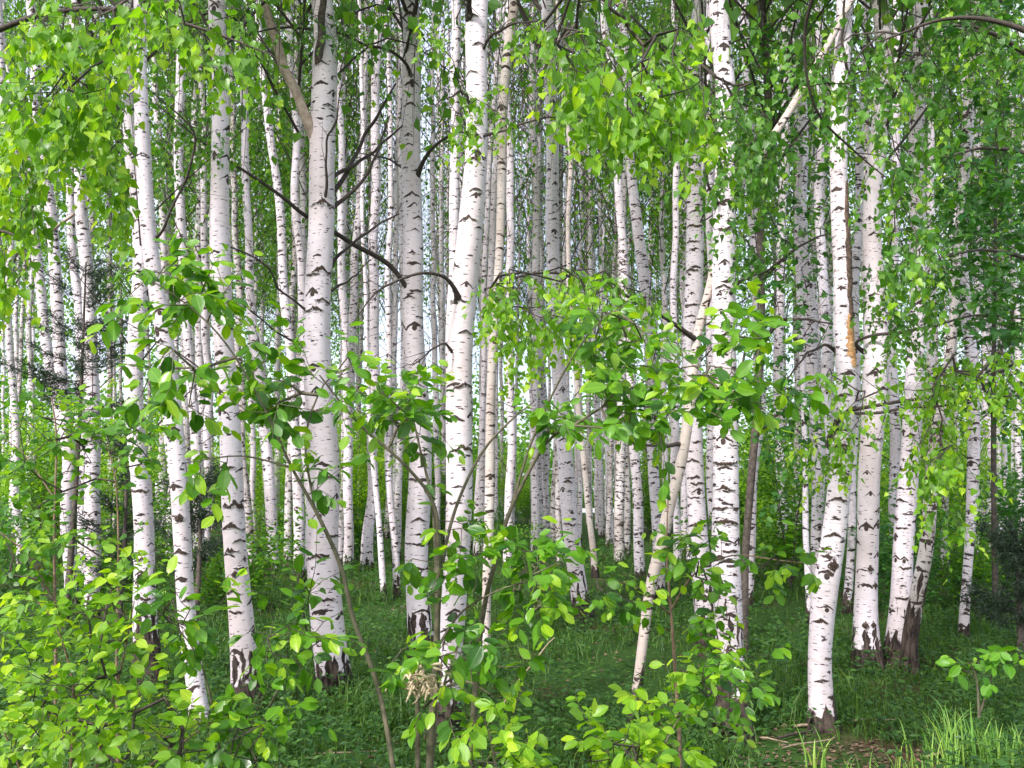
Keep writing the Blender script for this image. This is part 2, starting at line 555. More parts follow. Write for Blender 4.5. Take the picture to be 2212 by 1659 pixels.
# ------------------------------------------------------------------ foliage growing on limbs
def in_poly(x, y, poly):
    c = np.zeros(len(x), bool)
    j = len(poly) - 1
    for i in range(len(poly)):
        xi, yi = poly[i]; xj, yj = poly[j]
        c ^= ((yi > y) != (yj > y)) & (x < (xj - xi) * (y - yi) / (yj - yi + 1e-9) + xi)
        j = i
    return c


def sample_poly(poly, n, d0, d1, rng, clump=0.0):
    poly = [tuple(p) for p in poly]
    xs = np.array([p[0] for p in poly]); ys = np.array([p[1] for p in poly])
    out = []
    nc = max(3, int(n / 9))
    cx = rng.uniform(xs.min(), xs.max(), nc * 6); cy = rng.uniform(ys.min(), ys.max(), nc * 6)
    ok = in_poly(cx, cy, poly); cx, cy = cx[ok][:nc], cy[ok][:nc]
    cd = rng.uniform(d0, d1, len(cx))
    while len(out) < n:
        if rng.random() < clump and len(cx):
            k = rng.integers(len(cx))
            x, y, d = rng.normal(cx[k], 38), rng.normal(cy[k], 38), rng.normal(cd[k], 0.12)
        else:
            x, y, d = rng.uniform(xs.min(), xs.max()), rng.uniform(ys.min(), ys.max()), rng.uniform(d0, d1)
        if in_poly(np.array([x]), np.array([y]), poly)[0]:
            out.append(at(x, y, d))
    return np.array(out)


def grow(limbs, pts, rng, sag):
    """join every point to the nearest limb or twig; returns nodes and parents"""
    N = np.vstack(limbs)
    par = np.full(len(N), -1)
    nodes = [N]; parents = list(par)
    allN = N
    d = np.min(np.linalg.norm(pts[:, None] - N[None, ::3], axis=2), axis=1)
    tips = []
    for i in np.argsort(d):
        p = pts[i]
        # prefer nodes above (drooping twigs) or below (upright twigs)
        df = allN - p
        cost = np.linalg.norm(df, axis=1) - sag * df[:, 2]
        j = int(np.argmin(cost))
        a = allN[j]
        L = np.linalg.norm(p - a)
        k = max(1, int(L / 0.12))
        prev = j
        bulge = rng.normal(0, 0.06, 3) * L + np.array([0, 0, sag * 0.22 * L])
        for q in range(1, k + 1):
            s = q / k
            pos = a + (p - a) * s + bulge * 4 * s * (1 - s)
            allN = np.vstack([allN, pos])
            parents.append(prev); prev = len(allN) - 1
        tips.append(prev)
    return allN, np.array(parents), np.array(tips), len(N)


def foliage(root, limbs, regions, kind, mat, twigmat, rng, size=0.045, shoot=0.22, per=8, sag=0.5, most=300, droop=1.0, rmin=0.0011, young=0.30):
    """twigs and leaves of one plant; the leaves that show largest are objects, the rest one mesh"""
    loc = np.array(root.location)
    pts = np.vstack(regions)
    N, par, tips, n0 = grow(limbs, pts, rng, sag)
    E = np.arange(n0, len(N))
    load = np.zeros(len(N)); load[tips] = 1
    for e in E[::-1]: load[par[e]] += load[e]
    rad = rmin * np.sqrt(np.maximum(load, 1))
    P0, P1 = [N[par[E]]], [N[E]]
    r0, r1 = [np.minimum(rad[par[E]], rad[E] * 1.4)], [rad[E]]
    # shoots
    LP, LA, LN, LS, LT_ = [], [], [], [], []
    par_t = par[tips]
    base = N[tips]
    dirv = base - N[par_t]
    dirv /= np.linalg.norm(dirv, axis=1)[:, None] + 1e-9
    nt = len(tips)
    age = rng.normal(0, 0.14, nt)
    L = shoot * rng.uniform(0.55, 1.35, nt)
    if kind == 'birch':
        d1 = dirv * 0.5 + rng.normal(0, 0.35, (nt, 3)) + np.array([0, 0, -0.9 * droop])
    else:
        d1 = dirv * 0.8 + rng.normal(0, 0.45, (nt, 3)) + np.array([0, 0, 0.25 - 0.35 * droop])
    d1 /= np.linalg.norm(d1, axis=1)[:, None]
    mids = base + d1 * (L * 0.5)[:, None]
    d2 = d1 + np.array([0, 0, -0.5 * droop if kind == 'birch' else -0.25]) + rng.normal(0, 0.15, (nt, 3))
    d2 /= np.linalg.norm(d2, axis=1)[:, None]
    ends = mids + d2 * (L * 0.5)[:, None]
    P0 += [base, mids]; P1 += [mids, ends]
    r0 += [np.full(nt, rmin), np.full(nt, rmin * 0.8)]; r1 += [np.full(nt, rmin * 0.8), np.full(nt, rmin * 0.5)]
    for q in range(per):
        s = (q + rng.uniform(0.2, 0.9, nt)) / per
        keep = rng.random(nt) < 0.93
        p = np.where((s < 0.5)[:, None], base + (mids - base) * (s * 2)[:, None], mids + (ends - mids) * (s * 2 - 1)[:, None])
        ax = np.where((s < 0.5)[:, None], d1, d2)
        sd_ = np.cross(ax, rng.normal(0, 1, (nt, 3)))
        sd_ /= np.linalg.norm(sd_, axis=1)[:, None] + 1e-9
        if kind == 'birch':
            a = ax * 0.25 + sd_ * 0.6 + np.array([0, 0, -0.75]) + rng.normal(0, 0.2, (nt, 3))
            nn = sd_ * 0.5 + rng.normal(0, 0.75, (nt, 3)) + np.array([-0.15, -0.55, 0.55])
        elif kind == 'willow':
            sd_[:, 2] *= 0.5
            a = ax * 0.55 + sd_ * 0.85 + np.array([0, 0, -0.35]) + rng.normal(0, 0.2, (nt, 3))
            nn = np.array([-0.05, -0.35, 0.9]) + rng.normal(0, 0.45, (nt, 3))
        else:
            sd_[:, 2] *= 0.4
            a = ax * 0.35 + sd_ * 0.9 + np.array([0, 0, -0.25]) + rng.normal(0, 0.2, (nt, 3))
            nn = np.array([-0.05, -0.40, 0.9]) + rng.normal(0, 0.42, (nt, 3))
        LP.append(p[keep]); LA.append(a[keep]); LN.append(nn[keep])
        LT_.append(np.clip(young + 0.5 * s ** 1.3 + rng.normal(0, 0.2, nt) + age, 0.0, 0.995)[keep])
        LS.append((size * rng.uniform(0.62, 1.2, nt) * (1.08 - 0.35 * s))[keep])
    LP, LA, LN, LS, LT_ = map(np.concatenate, (LP, LA, LN, LS, LT_))
    V, F = prisms(np.vstack(P0) - loc, np.vstack(P1) - loc, np.concatenate(r0), np.concatenate(r1))
    tw = link('twig', mesh_np('twig', V, F, M[twigmat]), root)
    tag(tw, kind='stuff')
    R = frames(LA, LN)
    var = rng.integers(0, 3, len(LP))
    pr = project(LP)
    vis = (pr[:, 0] > 8) & (pr[:, 0] < IW - 8) & (pr[:, 1] > 8) & (pr[:, 1] < IH - 8)
    score = np.where(vis, LS / np.maximum(pr[:, 2], 0.1), 0)
    order = np.argsort(-score)
    pick = order[:most]
    pick = pick[score[pick] > 0.0045]
    rest = np.ones(len(LP), bool); rest[pick] = False
    for i in pick:
        o = bpy.data.objects.new('leaf', leaf_mesh(kind, int(var[i]), mat))
        m = np.eye(4); m[:3, :3] = R[i] * LS[i]; m[:3, 3] = LP[i] - loc
        o.color = (float(LT_[i]), 0, 0, 1)
        o.parent = root
        o.matrix_basis = Matrix(m.tolist())
        COL.objects.link(o)
    if rest.any():
        f = link('foliage', leaves_merged(LP[rest] - loc, R[rest], LS[rest], kind, var[rest], mat, rng, LT_[rest]), root)
        tag(f, kind='stuff')
    return len(LP)


def limb(pts, step=0.06):
    """pts: (x, y, depth, width px) -> centreline and radii"""
    P = np.array([np.r_[at(x, y, d), w * d / IW / FOC / 2] for x, y, d, w in pts])
    C = spline(P, step)
    return C[:, :3], np.maximum(C[:, 3], 0.0012)


# ------------------------------------------------------------------ ground
def build_ground():
    def axis(lo, hi, fine0, fine1, st):
        a = np.arange(fine0, fine1 + 1e-6, st)
        l = fine0 - np.cumsum(np.geomspace(st, (fine0 - lo) / 4, 14))
        r = fine1 + np.cumsum(np.geomspace(st, (hi - fine1) / 4, 14))
        return np.concatenate([l[::-1], a, r])
    xs = axis(-400, 400, -14, 14, 0.2); ys = axis(-200, 700, -2, 30, 0.2)
    X, Y = np.meshgrid(xs, ys)
    fade = np.exp(-(np.hypot(X, Y) / 60) ** 2)
    Z = gz(X, Y) * fade
    V = np.stack([X, Y, Z], -1).reshape(-1, 3)
    nx = len(xs)
    i = (np.arange(len(ys) - 1)[:, None] * nx + np.arange(nx - 1)[None]).ravel()
    F = np.stack([i, i + 1, i + nx + 1, i + nx], -1)
    t = NT('forest floor')
    g = t.node('ShaderNodeTexCoord')
    a = t.noise(g.outputs['Object'], 0.55, 5, 0.6)
    b = t.noise(g.outputs['Object'], 22, 4, 0.65)
    c = t.noise(g.outputs['Object'], 90, 2)
    soil = t.mix(b.step(0.35, 0.7), (0.035, 0.024, 0.016), (0.13, 0.085, 0.05))
    soil = t.mix(c.step(0.62, 0.75) * 0.6, soil, (0.28, 0.19, 0.11))
    moss = t.mix(b.step(0.3, 0.7), (0.02, 0.052, 0.011), (0.05, 0.11, 0.02))
    t.ln(t.mix(a.step(0.50, 0.66), moss, soil), t.bsdf.inputs['Base Color'])
    t.bsdf.inputs['Roughness'].default_value = 0.95
    t.bsdf.inputs['Specular IOR Level'].default_value = 0.1
    t.bump(b + c * 0.4, 0.8, 0.03)
    o = link('ground', mesh_np('ground', V, F, t.m))
    tag(o, kind='structure')
    # pale road beyond the wood
    t = NT('pale road'); g = t.node('ShaderNodeTexCoord')
    n = t.noise(g.outputs['Object'], 3.0, 4)
    t.ln(t.mix(n, (0.62, 0.60, 0.57), (0.74, 0.72, 0.69)), t.bsdf.inputs['Base Color'])
    xs = np.linspace(-70, 80, 60)
    yc = 60 + 0.02 * xs + 0.6 * np.sin(xs * 0.05)
    V = np.concatenate([np.stack([xs, yc - 5.0, np.full(60, 0.02)], 1), np.stack([xs, yc + 5.0, np.full(60, 0.06)], 1)])
    i = np.arange(59)
    o = link('road', mesh_np('road', V, np.stack([i, i + 1, i + 61, i + 60], 1), t.m))
    tag(o, kind='structure')


build_ground()


def build_groundcover():
    rng = np.random.default_rng(21)
    # blades of grass, denser near the camera; thin over the bare litter patches
    def bare(x, y):
        return np.sin(x * 1.1 + 0.4) * np.cos(y * 0.8 + 0.5) + 0.5 * np.sin(2.3 * x - 1.7 * y) + 0.3 * np.sin(4.1 * x + 3.3 * y) + 2.2 * np.exp(-((x - 1.95) ** 2 / 0.5 + (y - 5.1) ** 2 / 0.35)) + 1.2 * np.exp(-((x - 0.6) ** 2 / 0.8 + (y - 9.3) ** 2 / 0.8))
    def scatter(n, y0, y1):
        t = rng.random(n * 2)
        y = y0 * (y1 / y0) ** t
        x = rng.uniform(-0.68, 0.68, n * 2) * y
        ok = bare(x, y) < rng.uniform(-0.2, 1.3, n * 2)
        return x[ok][:n], y[ok][:n]
    n = 66000
    x, y = scatter(n, 2.2, 26)
    n = len(x)
    h = rng.uniform(0.03, 0.115, n) * (1 + 0.9 * (np.sin(x * 2.1) * np.sin(y * 1.6) > 0.35)) * (1 + y * 0.02)
    az = rng.uniform(0, 6.28, n)
    bend = rng.uniform(0.15, 0.9, n) * h
    w = rng.uniform(0.0022, 0.0042, n) * (1 + y * 0.07)
    b = np.stack([x, y, gz(x, y)], 1)
    dirn = np.stack([np.cos(az), np.sin(az), np.zeros(n)], 1)
    side = np.stack([-np.sin(az), np.cos(az), np.zeros(n)], 1)
    rot = rng.uniform(-1, 1, n)[:, None]
    side = side * np.cos(rot) + dirn * np.sin(rot)
    up = np.array([0, 0, 1.0])
    m1 = b + up * (h * 0.55)[:, None] + dirn * (bend * 0.3)[:, None]
    tip = b + up * (h * 0.92)[:, None] + dirn * bend[:, None]
    V = np.stack([b - side * w[:, None], b + side * w[:, None], m1 + side * (w * 0.8)[:, None], m1 - side * (w * 0.8)[:, None], tip], 1)
    k = (np.arange(n) * 5)[:, None]
    F4 = k + np.array([[0, 1, 2, 3]]); F3 = k + np.array([[3, 2, 4]])
    me = mesh_np('grass', V.reshape(-1, 3), [F4, F3], M['grass'], None, np.repeat(rng.random(n), 5))
    tag(link('grass', me), 'short green grass covering the shaded forest floor', 'grass', kind='stuff')
    # low herbs: small leaves in little whorls
    n = 15000
    x, y = scatter(n, 2.4, 24)
    n = len(x)
    k = 7
    hh = rng.uniform(0.03, 0.22, n) * (1 + 1.2 * (np.sin(x * 1.7 + 1) * np.sin(y * 1.3) > 0.2))
    P = np.repeat(np.stack([x, y, gz(x, y)], 1), k, 0)
    a = rng.uniform(0, 6.28, n * k)
    lev = rng.uniform(0.2, 1.0, n * k)
    P[:, 2] += np.repeat(hh, k) * lev
    P[:, 0] += rng.normal(0, 0.02, n * k); P[:, 1] += rng.normal(0, 0.02, n * k)
    ax = np.stack([np.cos(a), np.sin(a), rng.uniform(-0.3, 0.5, n * k)], 1)
    nm = np.array([0, -0.15, 1.0]) + rng.normal(0, 0.35, (n * k, 3))
    s = rng.uniform(0.018, 0.05, n * k) * (1 + np.repeat(y, k) * 0.05)
    tag(link('ground_herbs', quad_leaves(P, ax, nm, s, 'herb', rng, 'ground_herbs', 0.55)), 'low leafy herbs spread among the grass on the forest floor', 'herbs', kind='stuff')
    # brown leaf litter
    n = 8000
    t = rng.random(n); y = 2.4 * (16 / 2.4) ** t; x = rng.uniform(-0.68, 0.68, n) * y
    x[:1300] = rng.normal(1.95, 0.5, 1300); y[:1300] = rng.normal(5.1, 0.4, 1300)     # thick litter round the cracked birch
    ok = bare(x, y) > rng.uniform(-0.6, 0.9, n); x, y = x[ok], y[ok]; n = len(x)
    a = rng.uniform(0, 6.28, n)
    P = np.stack([x, y, gz(x, y) + 0.008], 1)
    me = quad_leaves(P, np.stack([np.cos(a), np.sin(a), rng.normal(0, 0.15, n)], 1), np.array([0, 0, 1.0]) + rng.normal(0, 0.3, (n, 3)), rng.uniform(0.022, 0.05, n), 'litter', rng, 'leaf_litter', 0.7)
    tag(link('leaf_litter', me), 'brown dead leaves strewn over the forest floor', 'leaf litter', kind='stuff')


build_groundcover()

# ------------------------------------------------------------------ crowns for the trees behind
def crown_meshes(seed, leaves, size, height=6.5, rad=1.8, mat='farleaf'):
    rng = np.random.default_rng(seed)
    nb = 38
    P0, P1, r0, r1, LP = [], [], [], [], []
    for i in range(nb):
        h = height * (i + rng.random()) / nb
        L = rad * (1 - (h / (height * 1.08)) ** 1.6) * rng.uniform(0.6, 1.15) + 0.25
        az = i * 2.4 + rng.uniform(-0.5, 0.5)
        d = np.array([math.cos(az), math.sin(az), 0])
        a = np.array([0, 0, h])
        ctl = [a, a + d * L * 0.5 + np.array([0, 0, 0.55 * L]), a + d * L + np.array([0, 0, 0.35 * L])]
        C = spline(ctl, 0.25)
        k = len(C)
        rr = np.linspace(0.014, 0.004, k)
        P0.append(C[:-1]); P1.append(C[1:]); r0.append(rr[:-1]); r1.append(rr[1:])
        ncl = 6
        for q in range(ncl):
            c = C[min(k - 1, int(k * rng.uniform(0.35, 1.0)))]
            drop = rng.uniform(0.3, 1.1)
            m = int(leaves / nb / ncl)
            t = rng.random(m)
            sp_ = 0.10 + 0.16 * t
            LP.append(c + np.stack([rng.normal(0, 1, m) * sp_, rng.normal(0, 1, m) * sp_, -t * drop + rng.normal(0, 0.06, m)], 1))
            e = c + np.array([rng.normal(0, 0.08), rng.normal(0, 0.08), -drop])
            P0.append(c[None]); P1.append(e[None]); r0.append(np.array([0.004])); r1.append(np.array([0.0015]))
    LP = np.vstack(LP); n = len(LP)
    ax = np.array([0, 0, -0.8]) + rng.normal(0, 0.6, (n, 3))
    nm = np.array([0, -0.2, 0.35]) + rng.normal(0, 0.8, (n, 3))
    leaf = quad_leaves(LP, ax, nm, size * rng.uniform(0.7, 1.3, n), mat, rng, 'crown', 0.8)
    V, F = prisms(np.vstack(P0), np.vstack(P1), np.concatenate(r0), np.concatenate(r1))
    return leaf, mesh_np('limb', V, F, M['twig'])


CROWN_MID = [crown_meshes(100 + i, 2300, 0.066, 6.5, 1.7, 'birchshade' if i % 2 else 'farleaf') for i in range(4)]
CROWN_FAR = [crown_meshes(200 + i, 2300, 0.105, 8.5, 2.2) for i in range(4)]
CROWN_THIN = [crown_meshes(350 + i, 650, 0.09, 7.0, 1.6) for i in range(3)]
CROWN_HIGH = [crown_meshes(300 + i, 1300, 0.10, 5.5, 1.6) for i in range(2)]

# ------------------------------------------------------------------ birch trees
TREES = {}
TRNG = np.random.default_rng(3)


def birch(key, pts, D=None, mat='white', label='', foot=0.35, top=None, crown='mid', zc=None, group=None, cat='birch tree', name='birch_tree', sides=None, lumps=0.035, slim=0.94):
    """pts: (x, y, width) down the trunk in the measuring frame; without D the last point is the foot"""
    rng = TRNG
    if D is None:
        D = ground_depth(pts[-1][1])
        given = True
    else:
        given = False
    k = D / IW / FOC / 2 * slim
    P = [np.r_[at(x, y, D), w * k] for x, y, w in pts]
    if not given:
        a, b = P[-2], P[-1]
        sl = (b[:2] - a[:2]) / (b[2] - a[2] - 1e-6)
        sl = np.clip(sl, -0.06, 0.06)
        zb = gz(b[0], b[1])
        for s in (0.5, 1.0):
            dz = (zb - b[2]) * s
            P.append(np.r_[b[:2] + sl * dz, b[2] + dz, b[3] * (1 + 0.10 * s)])
    P[-1][2] = gz(P[-1][0], P[-1][1])
    base = P[-1][:3].copy()
    P.append(np.r_[base + np.array([0, 0, -0.12]), P[-1][3] * 1.1])
    # upwards out of the picture
    if top is None:
        top = 11.5 + rng.uniform(-1, 2) + max(0, D - 8) * 0.22
    a, b = P[0], P[1]
    if top > a[2] + 0.5:
        sl = np.clip((a[:2] - b[:2]) / (a[2] - b[2] + 1e-6), -0.12, 0.12)
        ext = []
        r_a = a[3]
        for s in (0.25, 0.5, 0.75, 1.0):
            dz = (top - a[2]) * s
            ext.append(np.r_[a[:2] + sl * dz * (1 - 0.3 * s) + rng.normal(0, 0.05, 2), a[2] + dz, r_a * (1 - s) + 0.012])
        P = ext[::-1] + P
    P = np.array(P)
    C4 = spline(P, 0.07 if D < 9 else (0.13 if D < 18 else 0.3))
    C4 = C4[::-1]                                # foot first
    C, R = C4[:, :3].copy(), np.maximum(C4[:, 3], 0.006)
    s = C[:, 2]
    for q in range(3):
        f, p1, p2 = rng.uniform(0.7, 3.5), rng.uniform(0, 6.28), rng.uniform(0, 6.28)
        amp = np.minimum(R * 0.16, 0.012) * np.clip(s, 0, 1)
        C[:, 0] += amp * np.sin(f * s + p1); C[:, 1] += 3 * amp * np.sin(f * 0.7 * s + p2)
    ph = rng.uniform(0, 6.28)
    rb = R[0]

    def flare(th, CC):
        h = np.clip(CC[:, 2] - base[2], 0, None)[:, None]
        return 1 + np.exp(-h / 0.13) * (0.20 + 0.20 * np.sin(3 * th + ph) + 0.10 * np.sin(5 * th + 2 * ph))[None]
    n = sides or (26 if D < 9 else (16 if D < 18 else 9))
    V, F, uv, L = tube(C - base, R, n, uv_off=(rng.uniform(0, 60), 0), lumps=lumps, rng=rng, flare=flare if D < 25 else None)
    vh = uv[:, 1].copy() - 0.12
    uv[:, 1] += rng.uniform(0, 80)
    ft = foot * rng.uniform(0.85, 1.15)
    uv2 = np.stack([vh / ft, np.full(len(vh), rng.uniform(0, 90))], 1)
    root = thing(name, label, cat, base, group)
    if mat != 'browntrunk' or True:
        trunk_o = link('trunk', mesh_np('trunk', V, F, M[mat], uv, None, True, uv2), root)
    if crown:
        lib = {'mid': CROWN_MID, 'far': CROWN_FAR, 'high': CROWN_HIGH, 'thin': CROWN_THIN}[crown]
        cm, lm = lib[int(rng.integers(len(lib)))]
        if zc is None:
            zc = max(top - (9.0 if crown == 'far' else 7.0), 4.6)
        j = int(np.argmin(np.abs(C[:, 2] - zc - 2)))
        lo = C[j] - base; lo[2] = zc - base[2]
        sc_ = (top - zc) / (8.5 if crown == 'far' else 6.5 if crown == 'mid' else 5.5) * 1.02
        rz = rng.uniform(0, 6.28)
        o = link('crown', cm, root, lo)
        o.rotation_euler = (0, 0, rz)
        o.scale = (min(sc_, 1.2), min(sc_, 1.2), sc_)
        tag(o, kind='stuff')
        tag(link('limb', lm, o), kind='stuff')
    TREES[key] = dict(trunk=trunk_o, root=root, C=C, R=R, D=D, base=base)
    return root


def branch(key, pts, mat='twig', name='branch', n=7, dd=-0.5):
    """a limb of a tree: (x, y, width) from the trunk outwards; dd is how far the tip leans in depth"""
    t = TREES[key]
    m = len(pts)
    q = [(x, y, t['D'] + dd * (i / (m - 1)) ** 1.2, w) for i, (x, y, w) in enumerate(pts)]
    C, R = limb(q, 0.05)
    s = np.linspace(0, 1, len(C))
    rr = np.random.default_rng(int(abs(pts[0][0] * 31 + pts[-1][1])))
    for f in (9, 23):
        C = C + (np.sin(s * f + rr.uniform(0, 6, 3)[:, None]).T) * 0.006 * (s * (1 - s) * 4)[:, None]
    V, F, uv, _ = tube(C - t['base'], R, n, lumps=0.08, rng=rr)
    o = link(name, mesh_np(name, V, F, M[mat], uv, None, True, uv * 0 + 5), t['root'])
    return C


def dead_twigs(key, lines, seed, count=7, ln=0.35):
    """fine bare side twigs of the dead branches, one mesh"""
    t = TREES[key]; rng = np.random.default_rng(seed)
    P0, P1, r0, r1 = [], [], [], []
    for C in lines:
        m = len(C)
        for i in range(count):
            j = int(m * rng.uniform(0.25, 0.98))
            j = min(max(j, 1), m - 1)
            d = C[j] - C[j - 1]; d = d / (np.linalg.norm(d) + 1e-9)
            v = d * 0.6 + rng.normal(0, 0.5, 3) + np.array([0, 0, 0.15]); v /= np.linalg.norm(v)
            L = ln * rng.uniform(0.4, 1.3)
            a = C[j]
            for q in range(3):
                b = a + v * L / 3
                P0.append(a); P1.append(b); r0.append(0.0035 * (1 - q / 3.5)); r1.append(0.0035 * (1 - (q + 1) / 3.5))
                a = b; v = v + rng.normal(0, 0.25, 3); v /= np.linalg.norm(v)
    V, F = prisms(np.array(P0) - t['base'], np.array(P1) - t['base'], np.array(r0), np.array(r1))
    tag(link('twig', mesh_np('twig', V, F, M['twig']), t['root']), kind='stuff')


# --- the big trunks in front
birch('A', [(688, 0, 50), (697, 150, 58), (698, 300, 60), (695, 450, 60), (691, 600, 62), (690, 800, 64), (697, 1000, 67), (705, 1200, 71), (715, 1400, 74), (721, 1488, 82)], None, 'white',
      'thickest white birch left of centre, with a tan side limb and dead dark branches', 0.32, crown='high')
birch('B', [(886, 0, 40), (888, 200, 46), (890, 400, 46), (893, 600, 47), (897, 800, 49), (903, 1000, 52), (905, 1200, 53), (908, 1350, 54), (916, 1440, 60)], None, 'white',
      'smooth white birch with neat chevron scars, between the thickest birch and the leaning pale one', 0.5, crown='high')
birch('C', [(1032, 0, 52), (1029, 200, 51), (1024, 350, 54), (1011, 500, 58), (1000, 650, 60), (996, 800, 60), (998, 1000, 60), (994, 1150, 57), (984, 1300, 57), (970, 1450, 60), (958, 1600, 74)], None, 'white',
      'tall pale birch curving to the right as it rises, behind the central willow', 0.45, crown='high')
birch('D', [(465, 0, 40), (470, 150, 40), (476, 400, 43), (484, 600, 47), (490, 800, 45), (500, 950, 48), (508, 1100, 51), (517, 1250, 53), (525, 1400, 56), (531, 1530, 66)], None, 'white',
      'white birch with dark triangular scars low down, first thick trunk left of the thickest birch', 0.36, crown='high')
birch('E', [(281, 100, 28), (287, 300, 34), (296, 600, 38), (298, 850, 40), (303, 1050, 42), (309, 1200, 45), (315, 1350, 52), (319, 1490, 68)], None, 'marked',
      'upright birch with black cracked foot on the left, just left of a slanting birch', 0.75, crown='high')
birch('F', [(303, 100, 28), (314, 300, 34), (330, 520, 36), (354, 720, 38), (369, 900, 38), (381, 1050, 39), (395, 1200, 40), (409, 1350, 39), (428, 1500, 39), (437, 1585, 44)], None, 'marked',
      'slanting birch on the left whose foot stands farther right than its top', 0.12, crown='high')
birch('L', [(1108, 40, 24), (1087, 200, 23), (1081, 400, 22), (1075, 600, 21), (1067, 800, 21), (1058, 1000, 23), (1052, 1200, 21), (1049, 1480, 20)], None, 'tan',
      'slim tan-barked birch right of the tall curving birch', 0.2, crown='high')
birch('M2', [(1184, 60, 28), (1190, 300, 30), (1193, 500, 32), (1198, 650, 31), (1209, 850, 32), (1222, 1000, 36), (1235, 1150, 37), (1250, 1270, 41), (1263, 1340, 50)], None, 'marked',
      'white birch with a black foot standing alone in the grass right of centre', 0.55, crown='mid', zc=7.5)
birch('O', [(1845, -10, 17), (1770, 130, 18), (1700, 250, 20), (1640, 340, 20), (1590, 420, 20), (1555, 520, 22), (1530, 630, 22), (1505, 730, 24), (1490, 880, 28), (1470, 1000, 29), (1445, 1085, 30), (1425, 1170, 31), (1402, 1270, 27), (1387, 1400, 24), (1376, 1500, 25), (1364, 1582, 31)], None, 'tan',
      'thin crooked birch slanting strongly up to the right across other trunks', 0.4, crown=None, top=5.4, slim=0.84)
birch('P', [(1502, 250, 34), (1500, 420, 38), (1496, 600, 42), (1491, 750, 42), (1500, 900, 39), (1502, 1000, 41), (1508, 1150, 43), (1519, 1280, 45), (1530, 1420, 52)], None, 'marked',
      'white birch with bold black scars, left of the broad scarred birch', 0.6, crown='high')
birch('Q', [(1560, 0, 46), (1565, 200, 47), (1562, 400, 50), (1565, 600, 54), (1565, 800, 57), (1565, 950, 60), (1570, 1150, 62), (1577, 1300, 64), (1580, 1450, 64), (1582, 1590, 78)], None, 'heavy',
      'broad birch with rows of dark scars and a dark foot, right of centre', 0.75, crown='high')
birch('S', [(1832, 20, 36), (1821, 200, 42), (1812, 400, 39), (1814, 600, 40), (1812, 720, 42), (1814, 850, 46), (1801, 980, 50), (1793, 1150, 52), (1784, 1280, 54), (1774, 1420, 50), (1774, 1520, 54), (1775, 1572, 64)], None, 'marked',
      'crooked birch with a long brown crack and bare orange wood', 0.19, crown='high')
birch('T', [(1906, 50, 40), (1896, 300, 40), (1887, 600, 46), (1886, 750, 54), (1884, 900, 51), (1876, 1050, 48), (1873, 1200, 48), (1872, 1330, 52), (1873, 1440, 64)], None, 'white',
      'straight white birch with a pointed dark brown foot, right of the cracked birch', 0.34, crown='high')
birch('U', [(1986, 0, 34), (1981, 200, 36), (1984, 500, 34), (1980, 700, 38), (1971, 900, 42), (1965, 1050, 44), (1953, 1200, 44), (1944, 1320, 49), (1936, 1432, 64)], None, 'marked',
      'bluish white birch leaning a little right, beside the straight birch with the pointed foot', 0.34, crown='high')
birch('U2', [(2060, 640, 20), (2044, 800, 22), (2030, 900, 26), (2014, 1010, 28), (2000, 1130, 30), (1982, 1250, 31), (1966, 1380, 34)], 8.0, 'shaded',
      'shaded rough birch stem slanting right from behind the bluish white birch', 0.9, crown='high')
birch('V', [(2092, 200, 22), (2090, 400, 24), (2087, 560, 28), (2091, 680, 27), (2096, 800, 26), (2096, 1000, 26), (2090, 1200, 20), (2080, 1372, 22)], None, 'heavy',
      'slim birch with black knots standing apart at the right', 0.14, crown='mid', zc=7.5)

